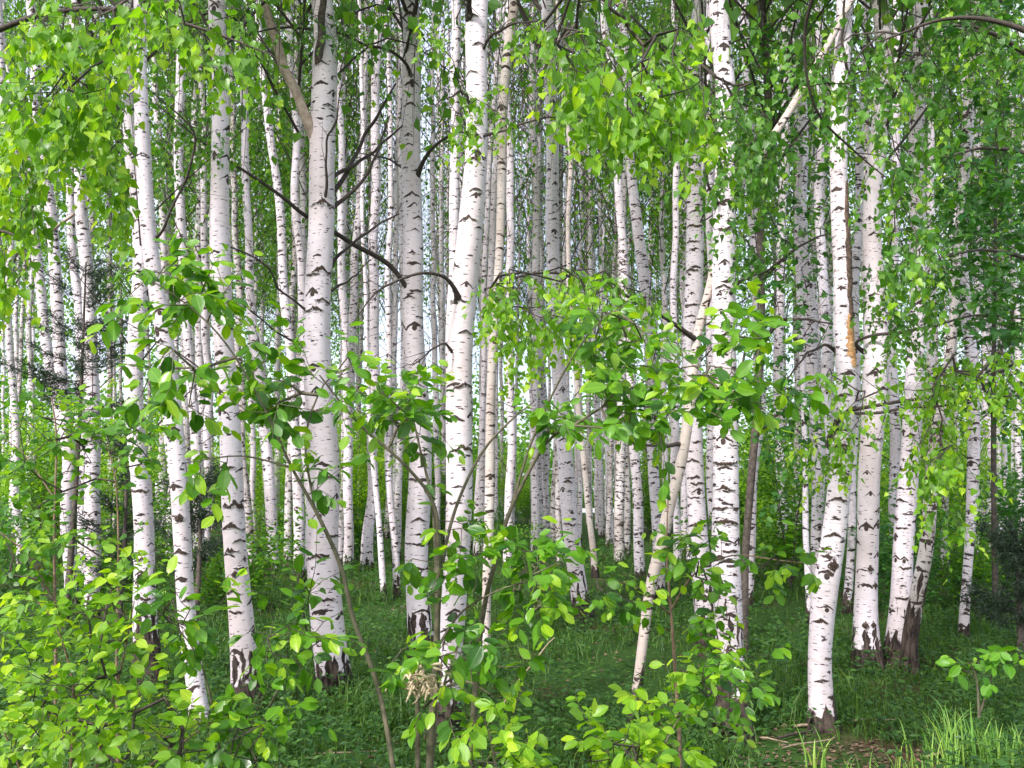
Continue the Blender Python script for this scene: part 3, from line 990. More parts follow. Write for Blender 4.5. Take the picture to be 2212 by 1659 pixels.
# --- second rank
SECOND = [
 ('G1', [(62, 0, 21), (76, 150, 22), (95, 350, 25), (112, 550, 26), (124, 720, 27), (140, 880, 27), (152, 1000, 27)], 12.0, 'heavy', 'black-knotted birch near the left edge, left one of the upright pair beside the dark pine'),
 ('G2', [(2, 200, 20), (30, 320, 21), (62, 430, 22), (84, 600, 22), (97, 740, 23), (118, 860, 23), (160, 1020, 23), (205, 1170, 25)], 13.0, 'heavy', 'birch slanting down to the right from the left edge'),
 ('G3', [(165, 0, 23), (172, 250, 26), (180, 450, 28), (186, 600, 30), (192, 750, 32), (197, 900, 32)], 11.2, 'heavy', 'dark-spotted birch left of the upright black-footed birch, its upper trunk bare of leaves'),
 ('G4', [(150, 0, 15), (148, 300, 17), (158, 520, 19), (168, 700, 20), (176, 850, 20), (180, 1050, 22)], 15.5, 'marked', 'thin birch close behind the left side of the dark-spotted birch'),
 ('H0', [(385, 0, 22), (388, 200, 22), (391, 430, 20), (400, 640, 21), (408, 800, 22), (425, 980, 24)], 15.0, 'marked', 'slender birch between the slanting birch and the birch with triangular scars'),
 ('H1', [(518, 0, 15), (528, 250, 17), (538, 480, 18), (546, 700, 20), (562, 850, 23), (578, 1000, 25), (586, 1150, 26), (588, 1245, 28)], None, 'marked', 'slender birch standing clear in the gap left of the thickest birch'),
 ('H2', [(558, 60, 14), (583, 250, 18), (603, 480, 20), (618, 680, 22), (632, 850, 22), (645, 1020, 24), (646, 1180, 25), (646, 1262, 27)], None, 'heavy', 'black-marked birch closest to the left side of the thickest birch'),
 ('H3', [(622, 0, 15), (630, 150, 16), (640, 350, 18), (647, 560, 20), (657, 800, 21)], 17.0, 'marked', 'thin birch half hidden by the left edge of the thickest birch'),
 ('H4', [(646, 0, 14), (650, 300, 16), (655, 500, 16), (660, 700, 17)], 20.0, 'marked', 'thin far birch showing above the tan side limb'),
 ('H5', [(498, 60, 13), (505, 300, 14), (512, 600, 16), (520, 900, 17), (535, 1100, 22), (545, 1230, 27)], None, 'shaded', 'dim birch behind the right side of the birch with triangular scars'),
 ('I1', [(735, 0, 13), (736, 300, 15), (740, 600, 18), (746, 800, 19), (752, 1000, 21), (754, 1150, 22), (750, 1240, 27)], None, 'marked', 'birch close behind the right side of the thickest birch'),
 ('J1', [(816, 60, 19), (811, 300, 22), (808, 600, 22), (809, 800, 22), (806, 950, 23), (799, 1100, 25), (792, 1235, 29)], None, 'marked', 'birch midway between the thickest birch and the smooth birch with chevron scars'),
 ('J2', [(842, 150, 11), (842, 500, 13), (838, 800, 14), (840, 1000, 16), (852, 1180, 16), (858, 1285, 17)], None, 'heavy', 'thin birch left of the smooth birch with chevron scars, foot leaning right'),
 ('J3', [(862, 60, 13), (866, 300, 14), (870, 600, 15), (868, 900, 16), (860, 1100, 17)], 20.0, 'heavy', 'thin birch peeping out left of the smooth birch with chevron scars'),
 ('J4', [(785, 500, 9), (800, 900, 12), (815, 1100, 13), (830, 1290, 14)], None, 'marked', 'spindly birch with its foot in the brown litter right of the thickest birch'),
 ('C2', [(984, 0, 21), (982, 200, 22), (982, 400, 24), (980, 600, 25), (978, 900, 26)], 13.0, 'marked', 'birch half hidden behind the left side of the tall curving birch'),
 ('K1', [(936, 60, 9), (934, 400, 11), (938, 700, 13), (942, 900, 14), (944, 1100, 14)], 22.0, 'marked', 'thin birch in the gap between the smooth and the curving birch, left one'),
 ('K2', [(958, 60, 8), (954, 400, 9), (955, 700, 11), (958, 950, 12), (960, 1100, 12)], 25.0, 'marked', 'thin birch in the gap between the smooth and the curving birch, right one'),
 ('L2', [(1080, 0, 14), (1062, 300, 13), (1046, 600, 13), (1043, 850, 14), (1040, 1100, 14)], 20.0, 'heavy', 'dark-marked thin birch squeezed between the curving birch and the tan one'),
 ('L3', [(1100, 300, 17), (1102, 500, 18), (1100, 700, 19), (1104, 950, 20), (1098, 1150, 20)], 17.0, 'marked', 'birch just right of the slim tan-barked birch'),
 ('M1', [(1148, 40, 15), (1154, 300, 18), (1158, 520, 19), (1156, 800, 18), (1155, 1000, 19), (1156, 1195, 21)], None, 'marked', 'left one of two touching birches in front of the pale road'),
 ('M1b', [(1165, 200, 13), (1168, 500, 15), (1172, 800, 18), (1176, 1000, 20), (1182, 1190, 24)], None, 'heavy', 'right one of two touching birches in front of the pale road'),
 ('M3', [(1228, 520, 11), (1238, 750, 13), (1254, 920, 14), (1268, 1050, 14), (1278, 1150, 14), (1286, 1248, 16)], None, 'tan', 'thin tan stem right of the lone birch in the grass'),
 ('M4', [(1272, 300, 12), (1278, 600, 13), (1290, 900, 15), (1297, 1060, 16), (1301, 1160, 18)], None, 'heavy', 'thin birch in front of the pale road, right of the thin tan stem'),
 ('M5', [(1296, 400, 8), (1300, 700, 9), (1310, 950, 11), (1322, 1172, 12)], None, 'marked', 'thinnest pole of a birch in front of the right end of the pale road'),
 ('N1', [(1322, 150, 17), (1334, 350, 19), (1344, 520, 20), (1356, 700, 22), (1366, 900, 22)], 15.5, 'heavy', 'black-knotted birch above the willow, left one of a close pair'),
 ('N2', [(1352, 150, 19), (1366, 350, 22), (1380, 500, 26), (1393, 640, 28), (1405, 850, 26), (1412, 1000, 25)], 13.0, 'heavy', 'black-knotted birch above the willow, right one of a close pair, leaning left'),
 ('N3', [(1428, 100, 11), (1430, 400, 13), (1434, 650, 14), (1436, 900, 14)], 22.0, 'marked', 'thin birch standing between the close pair and the birch with bold scars'),
 ('N4', [(1462, 200, 13), (1460, 420, 15), (1457, 640, 16), (1455, 900, 17), (1462, 1130, 18)], 17.0, 'marked', 'thin birch close left of the birch with bold scars'),
 ('Q2', [(1528, 60, 18), (1530, 300, 18), (1536, 600, 18), (1538, 900, 20)], 16.0, 'heavy', 'birch half hidden between the boldly scarred and the broad scarred birch'),
 ('R1', [(1612, 60, 22), (1616, 250, 25), (1624, 450, 27), (1636, 620, 28), (1640, 800, 24), (1644, 900, 22), (1630, 1010, 21), (1618, 1180, 22)], 12.0, 'heavy', 'birch with big black blotches right of the broad scarred birch'),
 ('R3', [(1698, 0, 24), (1696, 200, 25), (1694, 350, 22), (1688, 600, 20), (1682, 800, 22), (1684, 1000, 23), (1690, 1225, 26)], None, 'heavy', 'dark-flecked birch half covered by leaves, right of the dark brown stem'),
 ('R4', [(1730, 250, 24), (1738, 520, 26), (1750, 700, 28), (1760, 900, 28), (1764, 1060, 28)], 12.5, 'marked', 'birch close behind the left of the cracked birch'),
 ('R5', [(1766, 0, 20), (1770, 300, 21), (1776, 600, 22), (1786, 830, 22), (1788, 1000, 22)], 15.0, 'marked', 'thin birch touching the left edge of the cracked birch'),
 ('R6', [(1738, 1000, 12), (1742, 1150, 14), (1748, 1290, 15)], 10.3, 'marked', 'short visible piece of thin birch low down left of the cracked birch'),
 ('X1', [(1860, 300, 18), (1852, 600, 20), (1846, 900, 20), (1838, 1100, 18), (1830, 1330, 19)], None, 'heavy', 'thin knotted birch in the gap right of the cracked birch'),
 ('X2', [(1932, 400, 20), (1930, 700, 22), (1928, 900, 23), (1934, 1050, 20), (1936, 1170, 20)], 15.0, 'marked', 'birch seen in the gap between the straight and the bluish white birch'),
 ('X3', [(2012, 500, 16), (2010, 750, 17), (2004, 950, 18), (1998, 1120, 19)], 17.0, 'marked', 'thin birch directly behind the slanting dark stem on the right'),
 ('V2', [(2068, 480, 18), (2060, 650, 21), (2054, 780, 22), (2046, 900, 17), (2040, 1150, 15)], 16.0, 'heavy', 'knotted birch close left of the slim birch standing apart at the right'),
 ('V3', [(2110, 500, 13), (2108, 800, 14), (2106, 1000, 15), (2108, 1160, 16)], 20.0, 'marked', 'thin birch close right of the slim birch standing apart'),
 ('W1', [(2160, 150, 8), (2164, 500, 9), (2168, 800, 10), (2170, 1100, 11)], 26.0, 'marked', 'very thin far birch in the green at the far right'),
 ('W2', [(2185, 250, 12), (2190, 500, 13), (2197, 800, 14), (2204, 1050, 15)], 20.0, 'marked', 'birch nearest the right edge of the picture'),
 ('Z1', [(20, 550, 14), (24, 750, 16), (30, 950, 17), (45, 1150, 18)], 18.0, 'marked', 'leftmost birch low at the picture edge, mostly behind shrub leaves'),
 ('Z2', [(340, 200, 15), (348, 450, 16), (356, 600, 16), (362, 800, 17)], 19.0, 'marked', 'thin birch right behind the middle of the slanting birch'),
 ('Z3', [(436, 100, 13), (440, 400, 15), (446, 700, 18), (450, 950, 18), (446, 1150, 19)], 18.0, 'marked', 'thin birch touching the left edge of the birch with triangular scars'),
 ('Z4', [(232, 250, 9), (240, 600, 11), (246, 850, 12)], 25.0, 'marked', 'thin far birch left of the upright black-footed birch'),
]
for k_, p_, d_, m_, l_ in SECOND:
    Dd = d_ if d_ else ground_depth(p_[-1][1])
    gap_ = 720 < p_[0][0] < 1340
    birch(k_, p_, d_, m_, l_, 0.3, crown='thin' if gap_ else 'mid' if Dd < 18 else 'far', zc=(6.6 + Dd * 0.16) if Dd < 18 or gap_ else None)
birch('brown', [(1648, 0, 17), (1656, 250, 18), (1648, 500, 18), (1640, 700, 18), (1634, 900, 18), (1622, 1050, 17), (1612, 1190, 17)], 8.6, 'browntrunk',
      'dark brown bird cherry stem between the broad scarred birch and the cracked birch', name='bird_cherry_tree', cat='tree', crown='high', lumps=0.06)

# --- branches of the front trees
LA = [branch('A', p, 'twig', dd=d) for p, d in (
    ([(708, 398, 13), (723, 380, 10), (758, 361, 9), (806, 327, 7), (870, 271, 4)], 0.5),
    ([(708, 425, 15), (723, 409, 12), (758, 356, 10), (780, 311, 8), (806, 265, 7), (855, 180, 4)], 0.9),
    ([(706, 460, 13), (725, 444, 10), (769, 409, 8), (811, 335, 6), (842, 250, 3)], 0.3),
    ([(697, 452, 18), (701, 430, 9), (707, 372, 6), (706, 305, 5), (723, 265, 4), (738, 180, 2)], -0.5),
    ([(700, 598, 16), (712, 583, 9), (731, 553, 7), (806, 492, 5), (862, 462, 3)], 0.4),
    ([(712, 630, 8), (723, 623, 6), (761, 601, 4), (800, 560, 2)], 0.5),
    ([(675, 680, 16), (655, 664, 6), (602, 622, 5), (567, 567, 4), (470, 521, 3)], -0.6),
    ([(680, 760, 9), (622, 732, 5), (541, 672, 3)], -0.3))]
branch('A', [(684, 305, 30), (672, 281, 25), (647, 216, 23), (602, 115, 21), (577, 25, 18), (556, -50, 15)], 'tanlimb', 'limb', 12, -0.35)
branch('A', [(692, 190, 24), (690, 150, 21), (692, 80, 18), (699, 0, 15), (704, -60, 12)], 'greytwig', 'limb', 10, -0.4)
dead_twigs('A', LA, 5, 9, 0.4)
LB = [branch('B', p, 'twig', dd=d) for p, d in (
    ([(892, 655, 18), (885, 634, 12), (838, 572, 11), (758, 524, 11), (707, 492, 10), (660, 462, 9), (619, 431, 8), (540, 380, 7), (440, 310, 5), (335, 222, 3)], -1.6),
    ([(900, 385, 14), (913, 352, 9), (939, 316, 7), (974, 289, 6), (1001, 287, 5), (1040, 304, 4), (1090, 350, 2)], -1.2),
    ([(880, 372, 9), (867, 361, 6), (817, 337, 4), (770, 330, 2)], 0.3),
    ([(892, 178, 11), (878, 140, 8), (840, 108, 7), (785, 93, 7), (735, 72, 7), (640, 62, 6), (572, 66, 4), (500, 90, 2)], -1.5),
    ([(888, 40, 14), (872, 10, 8), (862, -40, 6)], -0.3), ([(888, 45, 16), (900, 10, 9), (905, -40, 7)], -0.3))]
dead_twigs('B', LB, 6, 8, 0.35)
LC = [branch('C', p, 'twig', dd=d) for p, d in (
    ([(992, 660, 26), (986, 632, 12), (961, 601, 8), (921, 588, 7), (873, 599, 6), (833, 617, 5), (801, 647, 4), (763, 697, 2)], -0.7),
    ([(1030, 130, 18), (1044, 105, 8), (1060, 76, 7), (1120, 50, 5), (1180, 45, 2)], -0.5),
    ([(1028, 300, 10), (1070, 286, 6), (1150, 261, 5), (1216, 251, 3)], -0.6),
    ([(1018, 60, 26), (1014, 25, 16), (1008, -30, 12)], -0.3),
    ([(985, 770, 10), (960, 742, 5), (930, 760, 4), (890, 790, 2)], -0.4))]
dead_twigs('C', LC, 7, 8, 0.3)
LS_ = [branch('S', p, 'twig', dd=d) for p, d in (
    ([(1798, 965, 24), (1795, 940, 14), (1817, 899, 11), (1852, 881, 9), (1933, 873, 8), (2023, 853, 7), (2099, 823, 5), (2180, 790, 3)], -1.0),
    ([(1800, 955, 12), (1822, 899, 7), (1902, 889, 6), (2023, 878, 6), (2099, 861, 5), (2240, 850, 3)], -0.7),
    ([(1832, 225, 12), (1839, 175, 7), (1825, 125, 7), (1821, 50, 6), (1826, -20, 5)], -0.3),
    ([(1806, 760, 10), (1780, 745, 6), (1740, 770, 5), (1690, 830, 3)], -0.4))]
dead_twigs('S', LS_, 8, 6, 0.3)
LT = [branch('T', [(1880, 770, 14), (1850, 742, 8), (1895, 722, 7), (1950, 717, 7), (2020, 702, 6), (2120, 682, 5), (2240, 692, 3)], dd=-0.9),
      branch('T', [(1898, 250, 12), (1925, 190, 7), (1945, 100, 5), (1950, 0, 4)], dd=-0.4)]
LQ = [branch('Q', [(1560, 470, 12), (1545, 430, 7), (1530, 380, 6), (1520, 250, 5), (1515, 140, 3)], dd=-0.6),
      branch('Q', [(1572, 640, 12), (1600, 610, 6), (1640, 590, 5), (1700, 560, 3)], dd=-0.6)]
dead_twigs('Q', LQ, 9, 7, 0.3)
LO = [branch('O', [(1506, 735, 14), (1440, 690, 8), (1350, 640, 7), (1250, 600, 6), (1150, 590, 5), (1050, 625, 3)], 'twig', dd=-1.3),
      branch('O', [(1480, 960, 12), (1400, 960, 6), (1330, 940, 3)], 'twig', dd=-0.5)]
LG = [branch('G3', [(175, 330, 8), (160, 345, 6), (110, 350, 5), (60, 330, 3)], 'tanlimb', dd=-1.0), branch('G1', [(108, 500, 9), (150, 470, 6), (200, 420, 4), (238, 390, 3)], 'tanlimb', dd=-1.0)]
LF = [branch('F', [(330, 520, 9), (360, 480, 6), (420, 300, 5), (330, 200, 3)], dd=-0.6)]
dead_twigs('F', LF, 10, 8, 0.3)

# small grey dead twigs on the second rank trunks
for i_, k_ in enumerate(('H1', 'H2', 'H3', 'J1', 'M2', 'N2', 'R1', 'R4', 'I1', 'V', 'C2', 'E', 'D', 'P', 'U', 'H0', 'H4', 'J2', 'J3', 'L3', 'M1', 'N1', 'N3', 'X2', 'G1', 'G3', 'K1', 'M4', 'R3', 'R5')):
    t_ = TREES[k_]; rg = np.random.default_rng(50 + i_)
    lines = []
    for q_ in range(10):
        j_ = int(np.argmin(np.abs(t_['C'][:, 2] - rg.uniform(1.8, 6.5))))
        a_ = t_['C'][j_]; az_ = rg.uniform(0, 6.28); l_ = rg.uniform(0.4, 1.1)
        d_ = np.array([math.cos(az_), math.sin(az_) * 0.6, rg.uniform(0.3, 1.0)])
        lines.append(spline([a_, a_ + d_ * l_ * 0.5 + [0, 0, 0.03], a_ + d_ * l_], 0.06))
    P0_ = np.vstack([l[:-1] for l in lines]); P1_ = np.vstack([l[1:] for l in lines])
    r_ = np.concatenate([np.linspace(0.009, 0.003, len(l)) for l in lines])
    ra_ = np.concatenate([np.linspace(0.009, 0.003, len(l))[:-1] for l in lines]); rb_ = np.concatenate([np.linspace(0.009, 0.003, len(l))[1:] for l in lines])
    V_, F_ = prisms(P0_ - t_['base'], P1_ - t_['base'], ra_, rb_)
    tag(link('dead_branch', mesh_np('dead_branch', V_, F_, M['twig']), t_['root']), kind='stuff')
    dead_twigs(k_, lines, 90 + i_, 4, 0.25)


# --- crack and bare wood on the crooked birch
def surface_strip(key, y0, y1, a0, a1, mat, name, seed, proud=0.005):
    """a ragged strip lying on the trunk between two pixel heights; angles from the back, right side near 3pi/2"""
    t = TREES[key]; rng = np.random.default_rng(seed)
    z0, z1 = at(1812, y1, t['D'])[2], at(1812, y0, t['D'])[2]
    zs = np.linspace(z0, z1, 60)
    C = np.stack([np.interp(zs, t['C'][:, 2], t['C'][:, i]) for i in range(3)], 1)
    R = np.interp(zs, t['C'][:, 2], t['R']) * 1.03
    e = np.sin(np.linspace(0, np.pi, 60)) ** 0.35
    mid = (a0 + a1) / 2
    lo = mid + (a0 - mid) * e * (1 + 0.25 * np.interp(np.arange(60), np.arange(0, 60, 3), rng.normal(0, 1, 20)))
    hi = mid + (a1 - mid) * e * (1 + 0.20 * np.interp(np.arange(60), np.arange(0, 60, 3), rng.normal(0, 1, 20)))
    n = 8
    V = []
    for j in range(n + 1):
        th = lo + (hi - lo) * j / n
        pr = R + proud * math.sin(math.pi * j / n) * 2 + rng.normal(0, 0.002, 60) - (0.006 if j in (0, n) else 0)
        # theta measured like the trunk tube: 0 at +y
        V.append(C + np.stack([np.sin(th) * pr * -1, np.cos(th) * pr, np.zeros(60)], 1))
    V = np.stack(V, 1).reshape(-1, 3)
    i = (np.arange(59)[:, None] * (n + 1) + np.arange(n)[None]).ravel()
    F = np.stack([i, i + 1, i + n + 2, i + n + 1], 1)
    o = link(name, mesh_np(name, V - t['base'], F, M[mat]), t['trunk'])
    return o


surface_strip('S', 395, 715, math.radians(186), math.radians(250), 'crack', 'bark_crack', 1)['label'] = 'long dark brown crack in the bark'
surface_strip('S', 680, 800, math.radians(166), math.radians(262), 'bare', 'bare_wood', 2, 0.003)['label'] = 'bare orange wood below the crack'

# --- words for where a far thing shows, by the nearest front trunk
REFS = [(70, 'black-knotted birch beside the dark pine'), (186, 'dark-spotted birch on the left'), (298, 'upright black-footed birch'), (358, 'slanting left birch'), (488, 'birch with triangular scars'),
        (582, 'slender birch in the left gap'), (692, 'thickest birch'), (808, 'birch left of the smooth one'), (895, 'smooth birch with chevron scars'), (1000, 'tall curving birch'), (1070, 'slim tan birch'),
        (1200, 'lone birch in the grass'), (1390, 'leaning knotted birch'), (1496, 'boldly scarred birch'), (1565, 'broad scarred birch'), (1645, 'dark brown stem'), (1812, 'cracked birch'),
        (1886, 'birch with pointed foot'), (1978, 'bluish white birch'), (2092, 'slim birch standing apart'), (2196, 'birch nearest the right edge')]
ORD = ['first', 'second', 'third', 'fourth', 'fifth', 'sixth', 'seventh', 'eighth', 'ninth', 'tenth', 'eleventh', 'twelfth']


def where_labels(pxs, text):
    """text with {o} ordinal, {s} side and {r} trunk; counted outwards from each trunk"""
    key = []
    for p in pxs:
        r = min(REFS, key=lambda q: abs(q[0] - p))
        key.append((r[1], 'right' if p >= r[0] else 'left', abs(p - r[0])))
    out = []
    for a in key:
        k = sum(1 for b in key if b[:2] == a[:2] and b[2] < a[2])
        out.append(text.format(o=ORD[k], s=a[1], r=a[0]))
    return out


def scar(key, x, y, w, kind='v', seed=0):
    """a dark branch scar lying on the bark, 3 mm proud: v = moustache, h = heavy triangle, d = diamond, b = bar"""
    t = TREES[key]; rng = np.random.default_rng(int(x * 7 + y))
    p = at(x, y, t['D']); k = t['D'] / IW / FOC
    W = w * k / 2 * 1.12
    n, m = 14, 4
    s = np.linspace(-1, 1, n + 1)
    jit = np.interp(s, np.linspace(-1, 1, 8), rng.normal(0, 1, 8))
    jit2 = np.interp(s, np.linspace(-1, 1, 9), rng.normal(0, 1, 9))
    if kind == 'v':
        top = W * (0.30 - 0.62 * np.abs(s) ** 1.15) + jit * W * 0.07
        th = W * (0.30 * (1 - np.abs(s)) + 0.18) * (1 - np.abs(s) ** 6) + np.abs(jit2) * W * 0.05
    elif kind == 'h':
        top = W * (0.55 - 0.75 * np.abs(s) ** 0.8) + jit * W * 0.12
        th = np.maximum(top + W * 0.26 + jit2 * W * 0.12, 0.002) * (1 - np.abs(s) ** 5)
    elif kind == 'd':
        top = W * 1.5 * (1 - np.abs(s)) + jit * W * 0.08
        th = top * 2.0
    else:
        top = W * 0.16 + jit * W * 0.08
        th = W * 0.38 * (1 - np.abs(s) ** 6) + np.abs(jit2) * W * 0.06
    V = []
    for j in range(m + 1):
        z = p[2] + top - th * j / m
        C = np.stack([np.interp(z, t['C'][:, 2], t['C'][:, i]) for i in range(3)], 1)
        R = np.interp(z, t['C'][:, 2], t['R'])
        dx = np.clip((p[0] + s * W - C[:, 0]) / R, -0.96, 0.96)
        rr = R * 1.045 + (0.003 if 0 < j < m else -0.004)
        V.append(np.stack([C[:, 0] + dx * rr, C[:, 1] - np.sqrt(1 - dx * dx) * rr, z], 1))
    V = np.stack(V, 1).reshape(-1, 3)
    i = (np.arange(n)[:, None] * (m + 1) + np.arange(m)[None]).ravel()
    F = np.stack([i, i + 1, i + m + 2, i + m + 1], 1)
    uv = np.stack([np.repeat(s, m + 1), np.tile(np.arange(m + 1) / m, n + 1)], 1)
    link('branch_scar', mesh_np('branch_scar', V - t['base'], F, M['scar'], uv), t['trunk'])


for k_, l_ in {
    'A': [(700, 446, 46, 'h'), (702, 592, 44, 'h'), (682, 600, 30, 'b'), (684, 676, 40, 'h'), (706, 656, 36, 'b'), (714, 236, 22, 'v'), (690, 889, 30, 'b'), (706, 1030, 34, 'b'), (724, 1156, 30, 'b'), (690, 1199, 40, 'v'), (676, 812, 22, 'v'), (712, 1290, 36, 'b'), (700, 150, 34, 'h')],
    'B': [(888, 228, 30, 'v'), (890, 425, 38, 'v'), (905, 476, 26, 'v'), (894, 555, 18, 'h'), (888, 650, 28, 'h'), (903, 636, 28, 'b'), (910, 692, 16, 'b'), (901, 979, 46, 'b'), (893, 1035, 30, 'b'), (886, 1239, 20, 'b'), (902, 372, 24, 'h'), (877, 366, 12, 'h'), (890, 168, 16, 'h'), (886, 42, 34, 'h'), (900, 830, 26, 'v'), (906, 1120, 30, 'v')],
    'C': [(1021, 353, 38, 'v'), (1029, 416, 28, 'v'), (1011, 476, 40, 'v'), (1034, 495, 18, 'h'), (1020, 170, 24, 'v'), (1034, 112, 26, 'h'), (1005, 717, 28, 'v'), (1003, 833, 46, 'v'), (1002, 969, 52, 'v'), (992, 652, 34, 'h'), (1018, 50, 34, 'h'), (1020, 300, 24, 'h'), (988, 1085, 28, 'b')],
    'D': [(516, 1093, 48, 'h'), (505, 1137, 44, 'h'), (522, 1166, 26, 'v'), (506, 1188, 32, 'h'), (506, 1277, 36, 'v'), (512, 1240, 16, 'd'), (522, 1226, 24, 'b'), (490, 860, 24, 'v'), (478, 640, 20, 'b'), (498, 1010, 34, 'b'), (512, 1320, 30, 'b')],
    'F': [(393, 1120, 20, 'd'), (394, 1193, 34, 'h'), (408, 1294, 24, 'h'), (373, 919, 22, 'b'), (376, 945, 20, 'd'), (356, 740, 26, 'h'), (428, 1520, 18, 'b')],
    'S': [(1801, 1020, 34, 'v'), (1799, 1077, 36, 'v'), (1793, 1153, 36, 'v'), (1778, 1183, 20, 'h'), (1792, 1221, 24, 'd'), (1768, 1340, 30, 'h'), (1764, 1468, 20, 'h'), (1814, 330, 26, 'h'), (1820, 190, 30, 'v'), (1800, 965, 32, 'h'), (1784, 1420, 24, 'b')],
    'T': [(1890, 843, 28, 'v'), (1878, 1230, 14, 'd'), (1888, 1265, 14, 'd'), (1864, 1350, 14, 'd'), (1880, 1348, 12, 'd'), (1890, 700, 30, 'b'), (1880, 950, 24, 'b')],
    'Q': [(1565, 1000, 46, 'b'), (1563, 1055, 30, 'h'), (1567, 1125, 52, 'v'), (1556, 1098, 30, 'b'), (1572, 1060, 26, 'b'), (1565, 500, 40, 'b'), (1560, 620, 30, 'v'), (1570, 720, 34, 'v'), (1574, 1190, 34, 'b'), (1570, 860, 40, 'b'), (1556, 300, 26, 'v')],
    'P': [(1497, 491, 36, 'b'), (1494, 526, 28, 'b'), (1491, 586, 32, 'h'), (1496, 994, 28, 'v'), (1504, 1045, 30, 'b'), (1498, 1075, 24, 'b'), (1506, 1130, 40, 'v'), (1500, 460, 26, 'h'), (1492, 660, 26, 'b')],
    'U': [(1958, 1110, 20, 'b'), (1944, 1140, 24, 'b'), (1962, 940, 22, 'h'), (1974, 880, 24, 'h'), (1950, 1225, 26, 'b'), (1942, 1290, 30, 'b'), (1950, 1330, 28, 'b')],
    'M2': [(1196, 560, 22, 'v'), (1230, 1130, 26, 'b'), (1240, 1195, 30, 'b'), (1224, 1040, 24, 'h'), (1216, 950, 22, 'v')],
    'E': [(305, 1060, 40, 'b'), (308, 1130, 24, 'b'), (311, 1205, 34, 'v'), (300, 890, 26, 'h'), (314, 1290, 36, 'b')],
}.items():
    for a_ in l_: scar(k_, *a_)

# ------------------------------------------------------------------ far birches
frng = np.random.default_rng(12)
spots = []
for i in range(3000):
    D = frng.uniform(18, 50)
    px = frng.uniform(-60, IW + 60) if i % 5 < 3 else frng.uniform(560, 1560)
    x = (px - IW / 2) / IW / FOC * D
    if all((x - a) ** 2 + (D - b) ** 2 > 1.2 ** 2 for a, b in spots):
        spots.append((x, D))
    if len(spots) >= 165: break
farl = where_labels([IW / 2 + x / D * FOC * IW for x, D in spots], '{o} thin far birch {s} of the {r}')
for i, (x, D) in enumerate(spots):
    px = IW / 2 + x / D * FOC * IW
    lean = frng.normal(0, 12) * 20 / D
    dia = frng.uniform(0.11, 0.20)
    w = dia * FOC * IW / D
    yb = 900
    pts = [(px - lean * 1.5, 60, w * 0.72), (px - lean * 0.8, 350, w * 0.85), (px, 700, w), (px + lean * 0.5, yb, w * 1.1)]
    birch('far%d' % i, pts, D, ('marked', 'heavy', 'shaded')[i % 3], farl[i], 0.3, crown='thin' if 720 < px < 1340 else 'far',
          top=frng.uniform(14, 19), zc=frng.uniform(6.5, 11) if not (800 < px < 1330) else frng.uniform(6.0, 10.5), group='thin far birches deep in the wood')


# ------------------------------------------------------------------ undergrowth behind
def bush_mesh(seed, h, r, n, size, mat):
    rng = np.random.default_rng(seed)
    P0, P1, r0, r1, LP = [], [], [], [], []
    for s in range(9):
        az = rng.uniform(0, 6.28); L = h * rng.uniform(0.6, 1.0); o = rng.uniform(0.3, 1.0) * r
        C = spline([np.zeros(3), np.array([math.cos(az) * o * 0.4, math.sin(az) * o * 0.4, L * 0.55]), np.array([math.cos(az) * o, math.sin(az) * o, L])], 0.15)
        rr = np.linspace(0.012, 0.003, len(C))
        P0.append(C[:-1]); P1.append(C[1:]); r0.append(rr[:-1]); r1.append(rr[1:])
        for q in range(14):
            c = C[int(len(C) * rng.uniform(0.25, 0.999))]
            m = n // (9 * 14)
            sd_ = rng.uniform(0.10, 0.26)
            off = rng.normal(0, 0.16, 3) * r
            LP.append(c + off + rng.normal(0, 1, (m, 3)) * np.array([sd_, sd_, sd_ * 0.45]))
    LP = np.vstack(LP); LP = LP[LP[:, 2] > 0.03]; k = len(LP)
    a = rng.uniform(0, 6.28, k)
    ax = np.stack([np.cos(a), np.sin(a), rng.normal(-0.3, 0.3, k)], 1)
    nm = np.array([0, -0.3, 0.8]) + rng.normal(0, 0.5, (k, 3))
    leaf = quad_leaves(LP, ax, nm, size * rng.uniform(0.6, 1.3, k), mat, rng, 'foliage', 0.7)
    V, F = prisms(np.vstack(P0), np.vstack(P1), np.concatenate(r0), np.concatenate(r1))
    return leaf, mesh_np('stem', V, F, M['greytwig'])


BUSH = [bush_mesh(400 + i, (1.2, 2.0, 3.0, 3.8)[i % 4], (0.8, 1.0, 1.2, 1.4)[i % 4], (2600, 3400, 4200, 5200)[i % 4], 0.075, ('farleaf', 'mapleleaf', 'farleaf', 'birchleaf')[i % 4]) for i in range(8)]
brng = np.random.default_rng(31)


def bush(x, D, i, label, group, sc_=1.0):
    root = thing('understory_shrub', label, 'shrub', (x, D, gz(x, D)), group)
    rz = brng.uniform(0, 6.28)
    for nm_, me in zip(('foliage', 'stem'), BUSH[i]):
        o = link(nm_, me, root); o.rotation_euler = (0, 0, rz); o.scale = (sc_, sc_, sc_)
        tag(o, kind='stuff')


